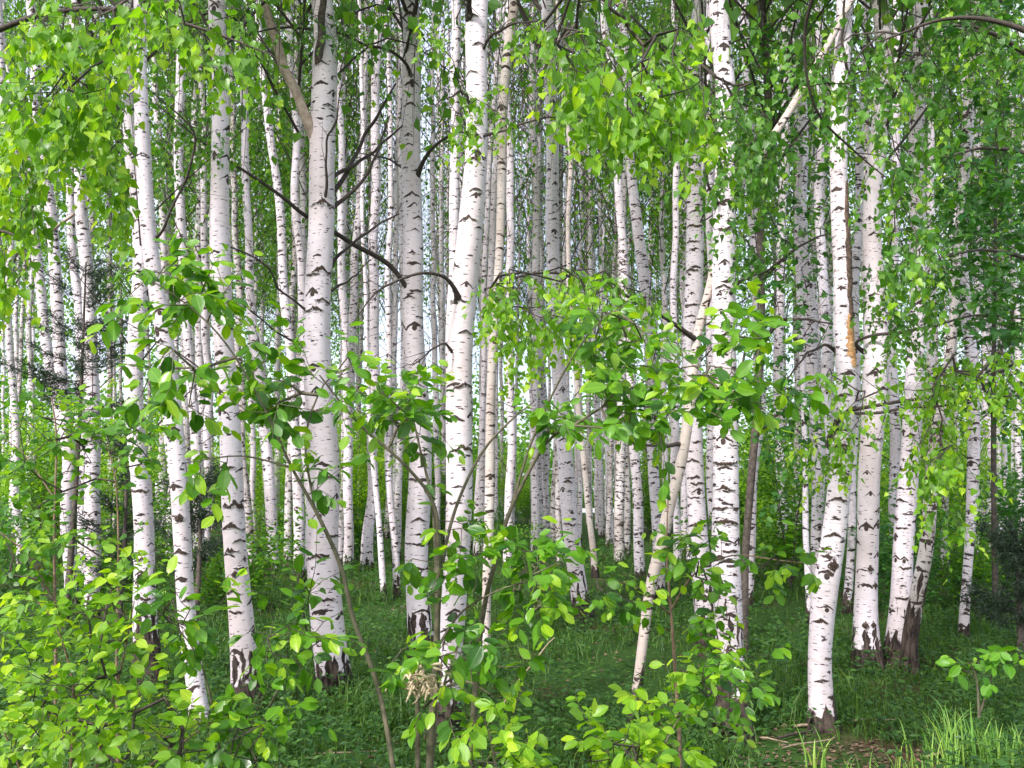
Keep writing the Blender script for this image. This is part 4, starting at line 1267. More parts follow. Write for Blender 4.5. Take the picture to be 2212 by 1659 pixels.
bs = []
for i in range(900):
    D = brng.uniform(11, 46)
    px = brng.uniform(-80, IW + 80)
    if 1150 < px < 1420 and D > 9: continue       # the open gap towards the road
    if 540 < px < 1150 and D < 17: continue
    if px > 1420 and D < 13.5 and brng.random() < 0.7: continue
    bs.append((px, D))
    if len(bs) >= 88: break
for i in range(22):                              # taller growth closing the middle distance
    bs.append((brng.uniform(560, 1150) if i % 4 else brng.uniform(1350, 1480), brng.uniform(27, 44)))
for i in range(60):                              # hedge-like row in front of the road, open at the gap
    px = -60 + i * 39 + brng.uniform(-12, 12)
    if 1190 < px < 1345: continue
    bs.append((px, brng.uniform(47, 53)))
nearl = where_labels([p for p, d in bs if d < 22], '{o} half-shaded leafy shrub {s} of the {r}')
midl = where_labels([p for p, d in bs if 22 <= d < 46.5], '{o} distant leafy shrub {s} of the {r}')
farl = where_labels([p for p, d in bs if d >= 46.5], '{o} small far roadside shrub {s} of the {r}')
for px, D in bs:
    x = (px - IW / 2) / IW / FOC * D
    lab = (nearl if D < 22 else midl if D < 46.5 else farl).pop(0)
    bush(x, D, int(brng.integers(8)) if not 27 <= D < 44 else int(brng.choice([2, 3, 6, 7])), lab, 'undergrowth among the trunks' if D < 22 else 'distant undergrowth' if D < 46.5 else 'shrubs along the far road', brng.uniform(0.7, 1.1))

# the far edge of the wood beyond the road: one mass of leaves
frng = np.random.default_rng(77)
n = 75000
a = frng.uniform(-58, 58, 260); b = frng.uniform(70, 92, 260); hh = np.where((a > -14) & (a < 9), frng.uniform(3, 12, 260), frng.uniform(5, 20, 260)); rr_ = frng.uniform(1.5, 3.2, 260)
k = frng.integers(0, 260, n)
t_ = frng.random(n)
P = np.stack([a[k] + frng.normal(0, 0.55, n) * rr_[k], b[k] + frng.normal(0, 0.5, n) * rr_[k], t_ * hh[k] + 0.1], 1)
tag(link('far_wood', quad_leaves(P, frng.normal(0, 1, (n, 3)), np.array([0, -0.3, 0.6]) + frng.normal(0, 0.6, (n, 3)), frng.uniform(0.25, 0.55, n), 'farleaf', frng, 'far_wood', 0.8)),
    'far leafy edge of the wood beyond the pale road', 'wood', kind='stuff')
# ------------------------------------------------------------------ foliage in front
def plant(name, label, cat, basepx, D, stems, regions, kind, mat, stemmat, twigmat, seed, group=None, **kw):
    """stems: lists of (x, y, depth, width px) starting at the ground; regions: (polygon, count, d0, d1, clump)"""
    rng = np.random.default_rng(seed)
    b = at(basepx, HORIZON + 60, D); b[2] = gz(b[0], b[1])
    root = thing(name, label, cat, b, group)
    limbs = []
    for st in stems:
        C, R = limb(st, 0.05)
        R = np.maximum(R * (0.78 if name in ('willow_shrub', 'leafy_shrub') else 1.0), 0.001)
        V, F, uv, _ = tube(C - b, R, 8, lumps=0.05, rng=rng)
        link('stem', mesh_np('stem', V, F, M[stemmat], uv, None, True, uv * 0 + 5), root)
        limbs.append(C)
    pts = [sample_poly(p, n, d0, d1, rng, cl) for p, n, d0, d1, cl in regions]
    foliage(root, limbs, pts, kind, mat, twigmat, rng, **kw)
    return root


def on_tree(key, limbs, regions, kind, mat, seed, **kw):
    rng = np.random.default_rng(seed)
    pts = [sample_poly(p, n, d0, d1, rng, cl) for p, n, d0, d1, cl in regions]
    foliage(TREES[key]['root'], limbs, pts, kind, mat, 'twig', rng, **kw)


# birch hanging in from the left: its trunk stands just outside the picture
birch('left', [(-330, 200, 60), (-335, 700, 66), (-340, 1200, 72)], 4.6, 'white', 'birch just outside the left edge whose bright leafy boughs fill the top left', 0.4, crown='high', zc=5.0)
b_ = [(-330, 260), (-180, 120)]
LL = []
tl = TREES['left']
for st in ([(-330, 330, 4.6, 30), (-150, 150, 4.3, 20), (60, 40, 4.0, 13), (260, 20, 3.8, 10), (430, 60, 3.7, 7), (590, 120, 3.6, 3)],
           [(-330, 480, 4.6, 26), (-160, 330, 4.3, 16), (0, 250, 4.0, 10), (130, 240, 3.8, 6), (260, 300, 3.7, 3)],
           [(-330, 700, 4.6, 24), (-160, 560, 4.3, 14), (-20, 500, 4.1, 8), (60, 520, 4.0, 4)],
           [(-330, 130, 4.6, 26), (-100, -40, 4.3, 18), (150, -70, 4.0, 12), (350, -40, 3.7, 7), (500, 20, 3.5, 3)]):
    C, R = limb(st)
    V, F, uv, _ = tube(C - tl['base'], R, 8, lumps=0.05)
    link('branch', mesh_np('branch', V, F, M['twig'], uv), tl['root'])
    LL.append(C)
on_tree('left', LL, [
    ([(60, -40), (300, -40), (430, -20), (430, 90), (340, 60), (270, 130), (250, 330), (130, 300), (60, 330), (0, 300)], 165, 2.9, 3.9, 0.9),
    ([(380, 20), (560, 20), (560, 200), (480, 230), (430, 150)], 26, 3.4, 4.0, 0.7),
    ([(0, 300), (90, 320), (100, 430), (60, 560), (0, 640)], 55, 3.6, 4.3, 0.8),
    ([(200, 280), (285, 250), (280, 460), (215, 440)], 22, 3.5, 4.0, 0.8)],
    'birch', 'birchleaf', 501, size=0.052, shoot=0.24, per=9, sag=0.45)

# birch on the right, trunk outside the picture, hanging over the top right
birch('right', [(2560, 100, 80), (2550, 700, 84), (2545, 1300, 90)], 4.4, 'white', 'birch just outside the right edge whose leafy boughs hang over the top right', 0.4, crown='high', zc=5.0)
tr_ = TREES['right']
LR = []
for st in ([(2555, 150, 4.4, 40), (2350, -40, 4.3, 26), (2100, -110, 4.1, 20), (1800, -110, 3.9, 15), (1550, -70, 3.7, 10), (1350, -40, 3.5, 6), (1180, 0, 3.4, 3)],
           [(2553, 350, 4.4, 34), (2380, 160, 4.5, 20), (2200, 60, 4.6, 13), (2050, 40, 4.7, 8), (1900, 90, 4.8, 4)],
           [(1800, -110, 3.9, 12), (1740, 60, 4.2, 8), (1760, 230, 4.4, 6), (1850, 330, 4.6, 4), (1960, 420, 4.7, 2)]):
    C, R = limb(st)
    V, F, uv, _ = tube(C - tr_['base'], R, 8, lumps=0.05)
    link('branch', mesh_np('branch', V, F, M['twig'], uv), tr_['root'])
    LR.append(C)
on_tree('right', LR[:1], [
    ([(1150, -40), (1520, -40), (1540, 240), (1490, 330), (1400, 270), (1300, 290), (1200, 200)], 135, 3.0, 3.7, 0.9)],
    'birch', 'birchleaf', 502, size=0.052, shoot=0.24, per=9, sag=0.45, most=160)
on_tree('right', LR, [
    ([(1560, -40), (2212, -40), (2212, 300), (2100, 260), (2040, 380), (1960, 300), (1870, 330), (1780, 250), (1700, 120), (1620, 180)], 100, 4.2, 5.2, 0.9),
    ([(1560, 300), (1700, 240), (1960, 220), (2010, 420), (2000, 640), (1900, 620), (1880, 440), (1720, 330), (1640, 400)], 64, 4.2, 5.0, 0.9)],
    'birch', 'birchhalfshade', 512, size=0.05, shoot=0.24, per=9, sag=0.45, most=140)

# leaves on the slanting birch's long left branch and on the cracked birch's branches
on_tree('O', LO, [([(1050, 590), (1200, 560), (1330, 580), (1420, 630), (1400, 740), (1250, 720), (1100, 800), (1040, 720)], 150, 4.3, 5.2, 0.7)],
        'birch', 'birchleaf', 503, size=0.046, shoot=0.20, per=8, sag=0.4)
on_tree('S', LS_[:2], [([(1720, 770), (1900, 760), (2212, 755), (2212, 850), (2050, 860), (1900, 850), (1740, 850)], 85, 4.6, 5.6, 0.6),
                       ([(1950, 880), (2120, 880), (2150, 1120), (2060, 1160), (1990, 1120), (1960, 1000)], 48, 4.6, 5.2, 0.85),
                       ([(1720, 850), (1860, 860), (1850, 1020), (1730, 1010)], 26, 4.9, 5.6, 0.8)],
        'birch', 'birchleaf', 504, size=0.046, shoot=0.20, per=8, sag=0.4)
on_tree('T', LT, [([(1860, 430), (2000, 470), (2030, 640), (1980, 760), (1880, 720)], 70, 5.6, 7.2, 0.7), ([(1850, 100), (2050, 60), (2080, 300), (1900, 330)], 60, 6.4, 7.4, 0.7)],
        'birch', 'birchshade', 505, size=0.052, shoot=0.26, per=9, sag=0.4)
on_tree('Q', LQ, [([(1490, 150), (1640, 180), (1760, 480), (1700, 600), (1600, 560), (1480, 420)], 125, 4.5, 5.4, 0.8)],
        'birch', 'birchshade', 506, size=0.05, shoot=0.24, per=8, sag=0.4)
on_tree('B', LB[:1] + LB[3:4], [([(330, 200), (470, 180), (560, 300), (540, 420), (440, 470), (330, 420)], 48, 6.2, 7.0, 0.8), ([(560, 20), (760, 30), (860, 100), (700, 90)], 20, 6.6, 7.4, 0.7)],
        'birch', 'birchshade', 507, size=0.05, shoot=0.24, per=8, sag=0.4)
on_tree('C', LC[1:3] + [branch('C', [(1020, 250, 12), (1010, 215, 7), (1000, 200, 6), (960, 215, 3)], dd=-0.8)], [([(960, 190), (1070, 180), (1110, 260), (1060, 320), (980, 290)], 26, 4.9, 5.4, 0.8), ([(1080, 20), (1180, 20), (1200, 90), (1120, 110)], 16, 5.0, 5.4, 0.8), ([(870, 20), (960, 20), (980, 90), (900, 100)], 8, 4.9, 5.4, 0.8)],
        'birch', 'birchleaf', 508, size=0.05, shoot=0.2, per=7, sag=0.4)

# dark-leaved bird cherry behind the broad birch
t_ = TREES['brown']
LBr = [branch('brown', [(1650, 600, 12), (1690, 560, 8), (1750, 520, 5), (1800, 500, 3)], dd=-0.8), branch('brown', [(1640, 760, 12), (1680, 700, 8), (1740, 690, 5), (1800, 700, 3)], dd=-0.6),
       branch('brown', [(1650, 400, 12), (1620, 340, 8), (1590, 250, 5)], dd=-0.8), branch('brown', [(1630, 950, 10), (1670, 900, 7), (1730, 900, 4)], dd=-0.5),
       branch('brown', [(1655, 300, 12), (1700, 220, 8), (1760, 130, 5)], dd=-0.5)]
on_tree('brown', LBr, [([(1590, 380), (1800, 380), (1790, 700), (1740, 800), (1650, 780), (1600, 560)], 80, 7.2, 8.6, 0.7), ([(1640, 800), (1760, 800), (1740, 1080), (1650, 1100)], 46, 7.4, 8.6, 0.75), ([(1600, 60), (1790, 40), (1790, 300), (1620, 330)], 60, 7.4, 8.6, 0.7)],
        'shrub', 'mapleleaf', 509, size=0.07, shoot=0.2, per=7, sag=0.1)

# maple beyond the right edge: flat dark sprays
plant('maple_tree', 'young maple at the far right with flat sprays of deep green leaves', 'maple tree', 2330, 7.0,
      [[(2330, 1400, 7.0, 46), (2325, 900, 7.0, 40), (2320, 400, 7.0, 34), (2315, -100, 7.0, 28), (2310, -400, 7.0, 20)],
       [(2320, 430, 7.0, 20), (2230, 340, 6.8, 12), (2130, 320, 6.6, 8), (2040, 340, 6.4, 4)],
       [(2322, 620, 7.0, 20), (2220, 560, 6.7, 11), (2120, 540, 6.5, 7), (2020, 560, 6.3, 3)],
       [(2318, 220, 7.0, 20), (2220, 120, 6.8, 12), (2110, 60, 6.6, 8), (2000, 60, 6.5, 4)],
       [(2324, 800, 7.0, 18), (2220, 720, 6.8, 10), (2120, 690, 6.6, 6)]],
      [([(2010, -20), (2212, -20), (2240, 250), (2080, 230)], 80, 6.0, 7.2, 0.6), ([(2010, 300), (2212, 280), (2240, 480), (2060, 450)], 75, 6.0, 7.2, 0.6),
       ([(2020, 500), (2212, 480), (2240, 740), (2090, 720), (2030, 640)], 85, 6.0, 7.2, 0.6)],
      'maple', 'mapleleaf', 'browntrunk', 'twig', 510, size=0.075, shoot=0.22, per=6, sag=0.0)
# hedge maple sapling between the right hand trunks
plant('maple_sapling', 'leafy sapling filling the gap behind the slim right hand birch', 'sapling', 2150, 11.0,
      [[(2150, 1290, 11.0, 14), (2146, 900, 11.0, 11), (2150, 500, 11.0, 8), (2155, 150, 11, 4)], [(2146, 900, 11.0, 8), (2080, 700, 10.8, 5), (2030, 560, 10.6, 3)], [(2150, 800, 11, 8), (2210, 600, 11, 4)]],
      [([(2000, 200), (2212, 150), (2212, 900), (2120, 960), (2020, 800)], 260, 10.0, 12.0, 0.6)],
      'shrub', 'mapleleaf', 'browntrunk', 'twig', 511, size=0.085, shoot=0.25, per=8, sag=0.0, most=120)

# goat willows in the middle: three clumps of stems
plant('willow_shrub', 'goat willow with two brown stems at the bottom centre, fluffy dry catkins on it', 'willow', 930, 3.1,
      [[(925, 1800, 3.1, 24), (930, 1620, 3.1, 22), (942, 1420, 3.05, 18), (946, 1250, 3.0, 14), (940, 1100, 3.0, 11), (880, 1010, 2.95, 9), (770, 910, 2.9, 7), (690, 810, 2.85, 4)],
       [(905, 1800, 3.15, 16), (902, 1600, 3.15, 14), (900, 1480, 3.1, 11), (880, 1400, 3.0, 6), (840, 1440, 2.9, 3)],
       [(944, 1330, 3.02, 10), (935, 1100, 3.1, 8), (905, 960, 3.1, 6), (880, 850, 3.1, 3)],
       [(945, 1260, 3.0, 10), (982, 1105, 3.05, 9), (1037, 984, 3.1, 8), (1097, 914, 3.1, 6), (1153, 868, 3.1, 3)],
       [(943, 1400, 3.05, 9), (1000, 1320, 3.0, 6), (1090, 1270, 2.9, 4), (1180, 1250, 2.85, 3)],
       [(938, 1500, 3.05, 8), (1000, 1470, 2.95, 6), (1060, 1500, 2.9, 4)]],
      [([(700, 780), (760, 770), (840, 850), (960, 790), (985, 900), (960, 960), (860, 930), (780, 880)], 35, 2.8, 3.2, 0.7),
       ([(870, 1080), (1000, 1090), (1060, 1180), (1060, 1330), (960, 1340), (890, 1250)], 19, 2.85, 3.2, 0.7),
       ([(1075, 1190), (1180, 1170), (1240, 1240), (1230, 1320), (1120, 1330)], 30, 2.7, 3.0, 0.8),
       ([(790, 1400), (900, 1340), (1040, 1370), (1140, 1420), (1120, 1500), (960, 1540), (860, 1520)], 26, 2.7, 3.1, 0.7)],
      'willow', 'willowleaf', 'willowstem', 'willowstem', 601, size=0.060, shoot=0.13, per=7, sag=-0.15, droop=0.6, rmin=0.0013)
plant('willow_shrub', 'arching goat willow with big oval leaves in front of the thickest birch', 'willow', 850, 2.9,
      [[(868, 1800, 2.9, 16), (845, 1629, 2.9, 15), (815, 1478, 2.9, 14), (765, 1342, 2.85, 13), (735, 1220, 2.8, 12), (680, 1100, 2.75, 10), (630, 1010, 2.7, 8), (560, 860, 2.6, 6), (470, 720, 2.55, 5), (350, 620, 2.5, 4), (220, 560, 2.45, 2)],
       [(680, 1100, 2.75, 7), (660, 950, 2.75, 6), (700, 830, 2.75, 5), (760, 790, 2.75, 3)], [(630, 1010, 2.7, 6), (520, 985, 2.65, 4), (400, 1000, 2.6, 3)]],
      [([(180, 530), (260, 520), (330, 530), (470, 560), (510, 640), (480, 720), (400, 690), (300, 690), (260, 620)], 28, 2.35, 2.65, 0.8),
       ([(300, 760), (380, 740), (470, 760), (480, 860), (380, 900), (300, 860)], 15, 2.4, 2.7, 0.8),
       ([(500, 750), (600, 730), (720, 750), (820, 770), (760, 850), (680, 950), (560, 930), (510, 850)], 36, 2.55, 2.9, 0.75),
       ([(620, 1000), (740, 980), (720, 1060), (660, 1080)], 5, 2.7, 2.8, 0.5), ([(390, 990), (500, 980), (480, 1040), (400, 1040)], 5, 2.6, 2.7, 0.5)],
      'willow', 'willowleaf', 'willowstem', 'willowstem', 602, size=0.060, shoot=0.13, per=7, sag=-0.1, droop=0.8, rmin=0.0013)
plant('willow_shrub', 'goat willow arching right, its big leaves massed right of the centre', 'willow', 1035, 3.3,
      [[(1012, 1800, 3.3, 17), (1020, 1600, 3.3, 16), (1032, 1420, 3.3, 15), (1050, 1290, 3.25, 13), (1082, 1176, 3.2, 12), (1103, 1100, 3.2, 11), (1178, 959, 3.1, 9), (1239, 919, 3.0, 8), (1304, 878, 3.0, 6), (1400, 820, 2.9, 5), (1500, 790, 2.8, 4), (1600, 800, 2.75, 2)],
       [(1103, 1100, 3.2, 8), (1150, 950, 3.2, 7), (1220, 800, 3.1, 6), (1290, 700, 3.0, 4), (1350, 660, 3.0, 2)],
       [(1239, 919, 3.0, 6), (1340, 930, 2.9, 4), (1430, 960, 2.85, 2)],
       [(1304, 878, 3.0, 6), (1420, 880, 2.9, 4), (1560, 900, 2.8, 3), (1690, 870, 2.75, 2)]],
      [([(1220, 680), (1330, 640), (1440, 690), (1420, 790), (1300, 800), (1200, 770)], 34, 2.8, 3.2, 0.75),
       ([(1290, 790), (1440, 780), (1470, 900), (1440, 990), (1360, 960), (1290, 900)], 34, 2.75, 3.1, 0.75),
       ([(1450, 740), (1560, 740), (1640, 800), (1620, 900), (1540, 900), (1460, 850)], 30, 2.6, 2.95, 0.75),
       ([(1560, 690), (1660, 680), (1660, 740), (1590, 760)], 11, 2.6, 2.8, 0.6), ([(1640, 840), (1720, 840), (1700, 890)], 5, 2.65, 2.75, 0.5),
       ([(1170, 880), (1250, 870), (1230, 960), (1180, 950)], 14, 3.0, 3.2, 0.7)],
      'willow', 'willowleaf', 'willowstem', 'willowstem', 603, size=0.060, shoot=0.13, per=7, sag=-0.1, droop=0.8, rmin=0.0013)

# shrubs along the left and the bottom
plant('leafy_shrub', 'upright shrub with thin brown stem near the left edge, leaves in layered tiers', 'shrub', 120, 3.9,
      [[(118, 1700, 3.9, 9), (120, 1400, 3.9, 8), (117, 1150, 3.9, 7), (122, 950, 3.9, 5), (112, 860, 3.9, 3)],
       [(255, 1750, 3.7, 9), (252, 1400, 3.7, 8), (256, 1200, 3.7, 6), (250, 1040, 3.7, 4), (230, 960, 3.7, 2)],
       [(119, 1300, 3.9, 5), (60, 1200, 3.8, 3), (0, 1150, 3.8, 2)], [(120, 1080, 3.9, 5), (50, 980, 3.9, 3), (-20, 930, 3.9, 2)]],
      [([(0, 860), (130, 840), (210, 900), (290, 1010), (280, 1250), (200, 1330), (0, 1330)], 125, 3.4, 4.4, 0.75),
       ([(200, 900), (330, 880), (360, 960), (330, 1010), (230, 1000)], 26, 3.3, 3.9, 0.6)],
      'shrub', 'birchhalfshade', 'redstem', 'twig', 604, size=0.042, shoot=0.15, per=8, sag=-0.1, droop=0.5)
plant('leafy_shrub', 'dense low shrub with bright yellow-green leaves filling the bottom left corner', 'shrub', 170, 2.9,
      [[(150, 1900, 2.9, 12), (150, 1700, 2.9, 10), (160, 1500, 2.85, 7), (120, 1350, 2.8, 4), (60, 1280, 2.8, 2)],
       [(190, 1900, 2.9, 12), (210, 1650, 2.85, 9), (260, 1450, 2.8, 6), (290, 1300, 2.8, 3)],
       [(170, 1900, 2.9, 10), (280, 1700, 2.8, 8), (400, 1600, 2.75, 5), (460, 1560, 2.7, 3)],
       [(150, 1900, 2.9, 10), (60, 1700, 2.85, 7), (0, 1560, 2.8, 4)]],
      [([(0, 1340), (120, 1280), (200, 1200), (290, 1240), (300, 1400), (250, 1480), (100, 1500), (0, 1480)], 58, 2.6, 3.1, 0.8),
       ([(60, 1460), (300, 1460), (440, 1540), (460, 1659), (300, 1659), (60, 1640)], 82, 2.4, 2.9, 0.7), ([(0, 1480), (60, 1480), (70, 1660), (0, 1660)], 18, 2.6, 3.0, 0.5)],
      'shrub', 'brightleaf', 'redstem', 'twig', 605, size=0.041, shoot=0.12, per=8, sag=-0.1, droop=0.4)
plant('leafy_shrub', 'shrub with larger oval leaves in front of the feet of the left birches', 'shrub', 520, 3.0,
      [[(540, 1900, 3.0, 12), (540, 1750, 3.0, 10), (570, 1560, 2.95, 7), (640, 1430, 2.9, 5), (710, 1370, 2.9, 2)],
       [(520, 1900, 3.0, 10), (480, 1650, 2.95, 8), (440, 1450, 2.9, 5), (380, 1350, 2.85, 3), (340, 1300, 2.8, 2)],
       [(540, 1800, 3.0, 8), (500, 1620, 2.9, 6), (560, 1500, 2.85, 4), (590, 1340, 2.8, 2)]],
      [([(280, 1330), (360, 1290), (480, 1300), (500, 1380), (420, 1420), (320, 1400)], 20, 2.7, 3.0, 0.7),
       ([(520, 1300), (620, 1300), (720, 1340), (740, 1410), (640, 1470), (560, 1490), (530, 1400)], 24, 2.75, 3.0, 0.7),
       ([(490, 1480), (600, 1470), (640, 1580), (620, 1659), (500, 1659), (480, 1560)], 26, 2.6, 2.9, 0.7), ([(620, 1230), (700, 1220), (700, 1310), (630, 1310)], 7, 2.8, 3.0, 0.5)],
      'willow', 'willowleaf', 'willowstem', 'twig', 606, size=0.055, shoot=0.12, per=6, sag=-0.1, droop=0.5)
plant('leafy_shrub', 'low bright shrub at the bottom edge right of the central willow', 'shrub', 1090, 2.6,
      [[(1080, 1900, 2.6, 10), (1075, 1700, 2.6, 7), (1060, 1600, 2.55, 4), (1040, 1540, 2.5, 2)], [(1090, 1900, 2.6, 9), (1120, 1700, 2.6, 6), (1150, 1630, 2.55, 3)]],
      [([(1000, 1530), (1080, 1540), (1130, 1590), (1180, 1640), (1160, 1700), (1020, 1700)], 34, 2.4, 2.7, 0.6)],
      'willow', 'brightleaf', 'willowstem', 'twig', 607, size=0.052, shoot=0.10, per=7, sag=-0.1, droop=0.4)
plant('leafy_shrub', 'spreading low shrub at the bottom edge in front of the crooked slanting birch', 'shrub', 1360, 2.7,
      [[(1350, 1900, 2.7, 10), (1345, 1720, 2.7, 7), (1320, 1640, 2.65, 4), (1270, 1560, 2.6, 2)], [(1360, 1900, 2.7, 10), (1400, 1700, 2.7, 7), (1450, 1580, 2.7, 4), (1490, 1520, 2.7, 2)]],
      [([(1250, 1620), (1330, 1590), (1420, 1600), (1500, 1560), (1500, 1640), (1440, 1700), (1250, 1700)], 40, 2.45, 2.85, 0.6), ([(1380, 1520), (1480, 1500), (1500, 1560), (1420, 1590)], 12, 2.6, 2.8, 0.6), ([(1255, 1550), (1285, 1545), (1290, 1600)], 3, 2.6, 2.7, 0.2)],
      'willow', 'brightleaf', 'willowstem', 'twig', 608, size=0.052, shoot=0.10, per=7, sag=-0.1, droop=0.4)
plant('leafy_shrub', 'tall thin reddish stem with leafy side sprays in front of the broad scarred birch', 'shrub', 1470, 3.7,
      [[(1476, 1800, 3.7, 12), (1470, 1650, 3.7, 11), (1462, 1500, 3.7, 10), (1450, 1330, 3.7, 8), (1440, 1200, 3.7, 6), (1444, 1050, 3.7, 3)],
       [(1462, 1500, 3.7, 9), (1500, 1450, 3.6, 8), (1545, 1425, 3.5, 6), (1600, 1440, 3.45, 3)],
       [(1448, 1320, 3.7, 6), (1500, 1240, 3.6, 5), (1580, 1200, 3.5, 4), (1680, 1210, 3.4, 3), (1770, 1220, 3.35, 2)],
       [(1450, 1330, 3.7, 5), (1380, 1270, 3.6, 3), (1290, 1250, 3.5, 2)]],
      [([(1450, 1140), (1560, 1150), (1600, 1240), (1540, 1290), (1470, 1270)], 22, 3.2, 3.7, 0.7), ([(1600, 1190), (1770, 1190), (1750, 1250), (1620, 1250)], 9, 3.2, 3.4, 0.5),
       ([(1490, 1320), (1560, 1310), (1570, 1420), (1500, 1420)], 12, 3.3, 3.6, 0.7), ([(1510, 1420), (1660, 1400), (1670, 1500), (1560, 1540), (1500, 1500)], 34, 3.1, 3.6, 0.7),
       ([(1270, 1250), (1390, 1250), (1400, 1330), (1310, 1330)], 12, 3.3, 3.6, 0.6)],
      'willow', 'willowleaf', 'redstem', 'twig', 609, size=0.057, shoot=0.12, per=6, sag=-0.1, droop=0.5)
plant('leafy_seedling', 'small leafy seedling in the shaded grass at the right', 'seedling', 2110, 4.6,
      [[(2115, 1550, 4.6, 6), (2110, 1470, 4.6, 4), (2095, 1430, 4.55, 2)], [(2116, 1545, 4.6, 5), (2150, 1440, 4.5, 3), (2180, 1400, 4.5, 2)]],
      [([(2060, 1420), (2140, 1430), (2130, 1490), (2060, 1490)], 7, 4.4, 4.7, 0.3), ([(2140, 1390), (2212, 1390), (2212, 1440), (2150, 1440)], 8, 4.4, 4.6, 0.3)],
      'willow', 'shrubleaf', 'willowstem', 'twig', 610, size=0.075, shoot=0.08, per=5, sag=-0.1, droop=0.6)

# dry fluffy catkins tangled in the central willow
wroot = [o for o in COL.objects if o.name == 'willow_shrub'][0]
wstem = [o for o in wroot.children if o.name.startswith('stem')][0]
crng = np.random.default_rng(8)
for i in range(62):
    x_, y_ = crng.normal(915, 15), crng.normal(1468, 13)
    if i > 56: x_, y_ = crng.uniform(830, 960), crng.uniform(1440, 1500)
    p0 = at(x_, y_, crng.uniform(2.62, 2.72))
    d_ = crng.normal(0, 1, 3); d_[2] -= 0.5; d_ /= np.linalg.norm(d_)
    L_ = crng.uniform(0.02, 0.045)
    C = spline([p0, p0 + d_ * L_ * 0.5 + crng.normal(0, 0.006, 3), p0 + d_ * L_ + np.array([0, 0, -0.008])], 0.006)
    R = 0.0026 * np.sin(np.linspace(0.25, 2.9, len(C))) + 0.001
    V, F, uv, _ = tube(C - np.array(wroot.location), R, 6, lumps=0.5, rng=crng)
    link('catkin', mesh_np('catkin', V, F, M['catkin']), wstem)


# dark wispy pines behind the left trunks
def pine(px, y0, y1, D, label, seed, rad):
    rng = np.random.default_rng(seed)
    b = at(px, 1200, D); b[2] = gz(b[0], b[1])
    root = thing('pine_tree', label, 'pine tree', b)
    zt = at(px, y0, D)[2]; zl = max(at(px, y1, D)[2], 0.3)
    C = spline([np.array([0, 0, -0.1]), np.array([0.03, 0, zt * 0.5]), np.array([0, 0, zt])], 0.2)
    V, F, uv, _ = tube(C, np.linspace(0.045, 0.008, len(C)), 8)
    link('trunk', mesh_np('trunk', V, F, M['browntrunk'], uv, None, True, uv * 0 + 5), root)
    P0, P1, r0, r1, NP, NA = [], [], [], [], [], []
    for i in range(30):
        z = rng.uniform(zl, zt); az = rng.uniform(0, 6.28); L = rad * rng.uniform(0.5, 1.1) * (1.1 - 0.6 * (z - zl) / (zt - zl))
        d = np.array([math.cos(az), math.sin(az), 0.15])
        Q = spline([np.array([0, 0, z]), np.array([0, 0, z]) + d * L * 0.5, np.array([0, 0, z + 0.1]) + d * L], 0.08)
        P0.append(Q[:-1]); P1.append(Q[1:]); r0.append(np.full(len(Q) - 1, 0.006)); r1.append(np.full(len(Q) - 1, 0.005))
        for q in Q[len(Q) // 4:]:
            m = 34
            NP.append(q + rng.normal(0, 0.03, (m, 3))); NA.append(d * 0.6 + rng.normal(0, 0.7, (m, 3)))
    NP, NA = np.vstack(NP), np.vstack(NA)
    V, F = prisms(np.vstack(P0), np.vstack(P1), np.concatenate(r0), np.concatenate(r1))
    tag(link('branch', mesh_np('branch', V, F, M['twig']), root), kind='stuff')
    tag(link('crown', quad_leaves(NP, NA, rng.normal(0, 1, NP.shape), rng.uniform(0.05, 0.09, len(NP)), 'needle', rng, 'crown', 0.07), root), kind='stuff')


pine(150, 560, 880, 10.2, 'dark wispy young pine among the leftmost birches', 1, 0.75)
pine(425, 1000, 1300, 9.5, 'small dark pine low behind the slanting birch', 2, 0.55)
pine(262, 950, 1250, 10.5, 'small dark pine low behind the upright black-footed birch', 3, 0.6)
pine(2190, 1150, 1420, 8.6, 'dark low pine at the right edge behind the grass', 4, 0.5)


# ------------------------------------------------------------------ grass tufts, sticks, dry stalks
def tuft(px, py, n, h, label, seed, spread=0.07, mat='palesunlitgrass', group=None, lean=0.5, wid=0.004):
    rng = np.random.default_rng(seed)
    D = ground_depth(py)
    b = at(px, py, D); b[2] = gz(b[0], b[1])
    root = thing('grass_tuft', label, 'grass tuft', b, group)
    for i in range(n):
        az = rng.uniform(0, 6.28); hh = h * rng.uniform(0.55, 1.1); bd = lean * hh * rng.uniform(0.3, 1.2)
        d = np.array([math.cos(az), math.sin(az) * 0.6, 0]); s = np.array([-d[1], d[0], 0]) / (np.linalg.norm(d) + 1e-9)
        s = s * (1 if s[0] >= 0 else -1) * 0.6 + np.array([0.55, 0.1, 0])
        p = np.array([rng.normal(0, spread), rng.normal(0, spread), -0.01])
        K = 8
        t = np.linspace(0, 1, K)
        C = p + np.outer(hh * (t - 0.42 * t ** 3 * (bd / hh)), [0, 0, 1]) + np.outer(bd * t ** 2.2, d)
        w = wid * (1 - t ** 2.2) + 0.0004
        V = np.stack([C - s * w[:, None], C + np.array([0, -0.0015, 0]), C + s * w[:, None]], 1).reshape(-1, 3)
        k = np.arange(K - 1)[:, None] * 3
        F = np.concatenate([k + np.array([[0, 1, 4, 3]]), k + np.array([[1, 2, 5, 4]])])
        link('blade', mesh_np('blade', V, F, M[mat], None, np.full(len(V), rng.random())), root)


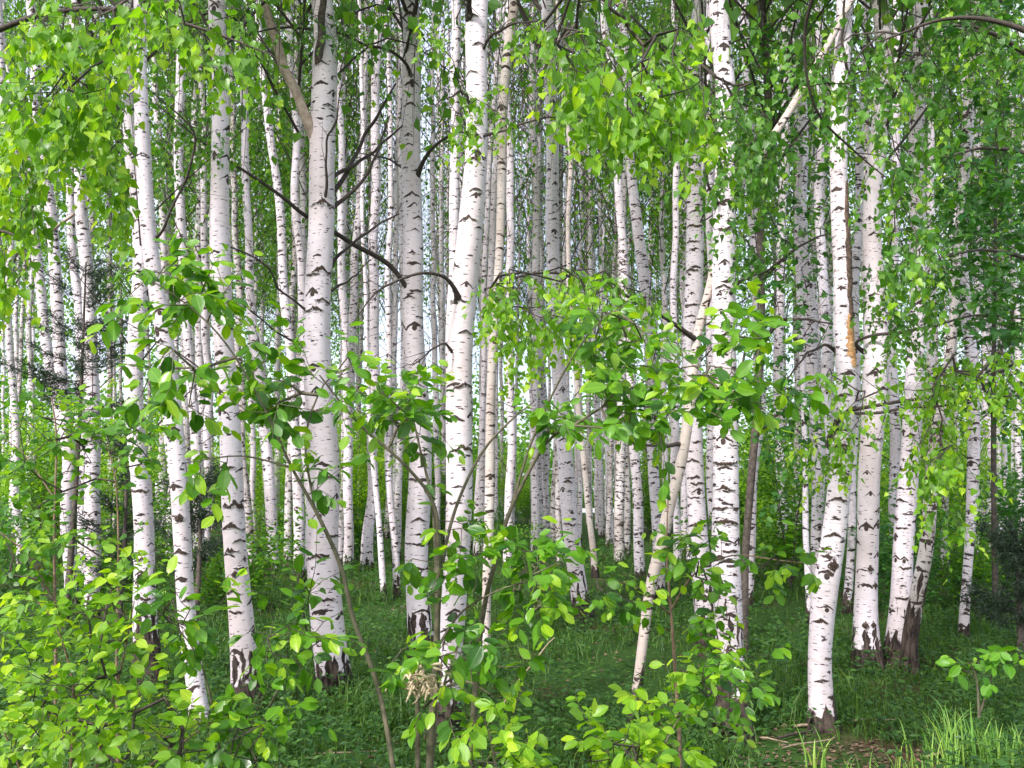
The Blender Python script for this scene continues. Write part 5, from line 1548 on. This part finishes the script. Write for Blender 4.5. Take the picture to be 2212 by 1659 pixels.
tuft(1772, 1655, 7, 0.30, 'few long arching pale blades of grass below the cracked birch', 1, 0.05, lean=0.55, wid=0.007)
tuft(2080, 1650, 44, 0.42, 'tallest tuft of sunlit grass near the bottom right corner', 2, 0.10)
tuft(2150, 1655, 44, 0.34, 'tuft of yellow-green grass in the bottom right corner', 3, 0.10)
tuft(2205, 1660, 40, 0.3, 'grass tuft cut by the right edge at the bottom corner', 4, 0.09)
tuft(1995, 1672, 26, 0.24, 'low grass tuft left of the tallest sunlit tuft', 5, 0.09)
tuft(1915, 1672, 10, 0.16, 'small sparse grass tuft at the bottom edge right of the arching blades', 6, 0.07)
tuft(1850, 1655, 8, 0.13, 'sparse short grass tuft just right of the arching blades', 7, 0.07)
tuft(1620, 1640, 12, 0.15, 'short grass tuft at the foot of the broad scarred birch', 8, 0.08, 'grass')
tuft(2050, 1560, 16, 0.20, 'thin grass tuft behind the tallest sunlit tuft', 9, 0.10)


def stick(pts, label, mat='deadwood', name='fallen_stick', cat='stick'):
    C, R = limb(pts, 0.03)
    b = C[0].copy()
    s = np.linspace(0, 1, len(C))
    C = C + np.stack([np.sin(s * 11), np.cos(s * 8), np.sin(s * 7)], 1) * 0.004
    V, F, uv, _ = tube(C - b, R, 6, lumps=0.15)
    o = link(name, mesh_np(name, V, F, M[mat], uv), None, b)
    return tag(o, label, cat)


def gst(x0, y0, x1, y1, w):
    d0, d1 = ground_depth(y0), ground_depth(y1)
    return [(x0, y0 - 4, d0, w), ((x0 + x1) / 2, (y0 + y1) / 2 - 6, (d0 + d1) / 2, w), (x1, y1 - 3, d1, w * 0.5)]


stick(gst(1715, 1573, 1800, 1570, 6), 'brown stick lying against the foot of the cracked birch')
stick(gst(1840, 1562, 1935, 1558, 5), 'pale stick lying in the grass right of the cracked birch')
stick(gst(1680, 1600, 1760, 1580, 5), 'thin dark stick lying in the brown litter left of the arching blades', 'twig')
stick(gst(1690, 1620, 1800, 1600, 4), 'straight stick lying in front of the foot of the cracked birch')
stick(gst(1030, 1655, 1105, 1622, 6), 'grey stick on the ground below the central willow')
stick(gst(1640, 1598, 1705, 1608, 4), 'short stick lying between the broad and the cracked birch')
stick(gst(640, 1640, 830, 1625, 6), 'long thin stick lying below the arching willow')
stick(gst(2000, 1640, 2160, 1600, 5), 'yellowish stick lying among the sunlit grass tufts', 'straw')
stick([(1060, 1560, 4.0, 4), (1115, 1480, 4.2, 4), (1170, 1405, 4.4, 3), (1200, 1378, 4.5, 2)], 'dry straw-coloured stalk slanting over the grass right of the central willow', 'straw', 'dry_stalk', 'stalk')
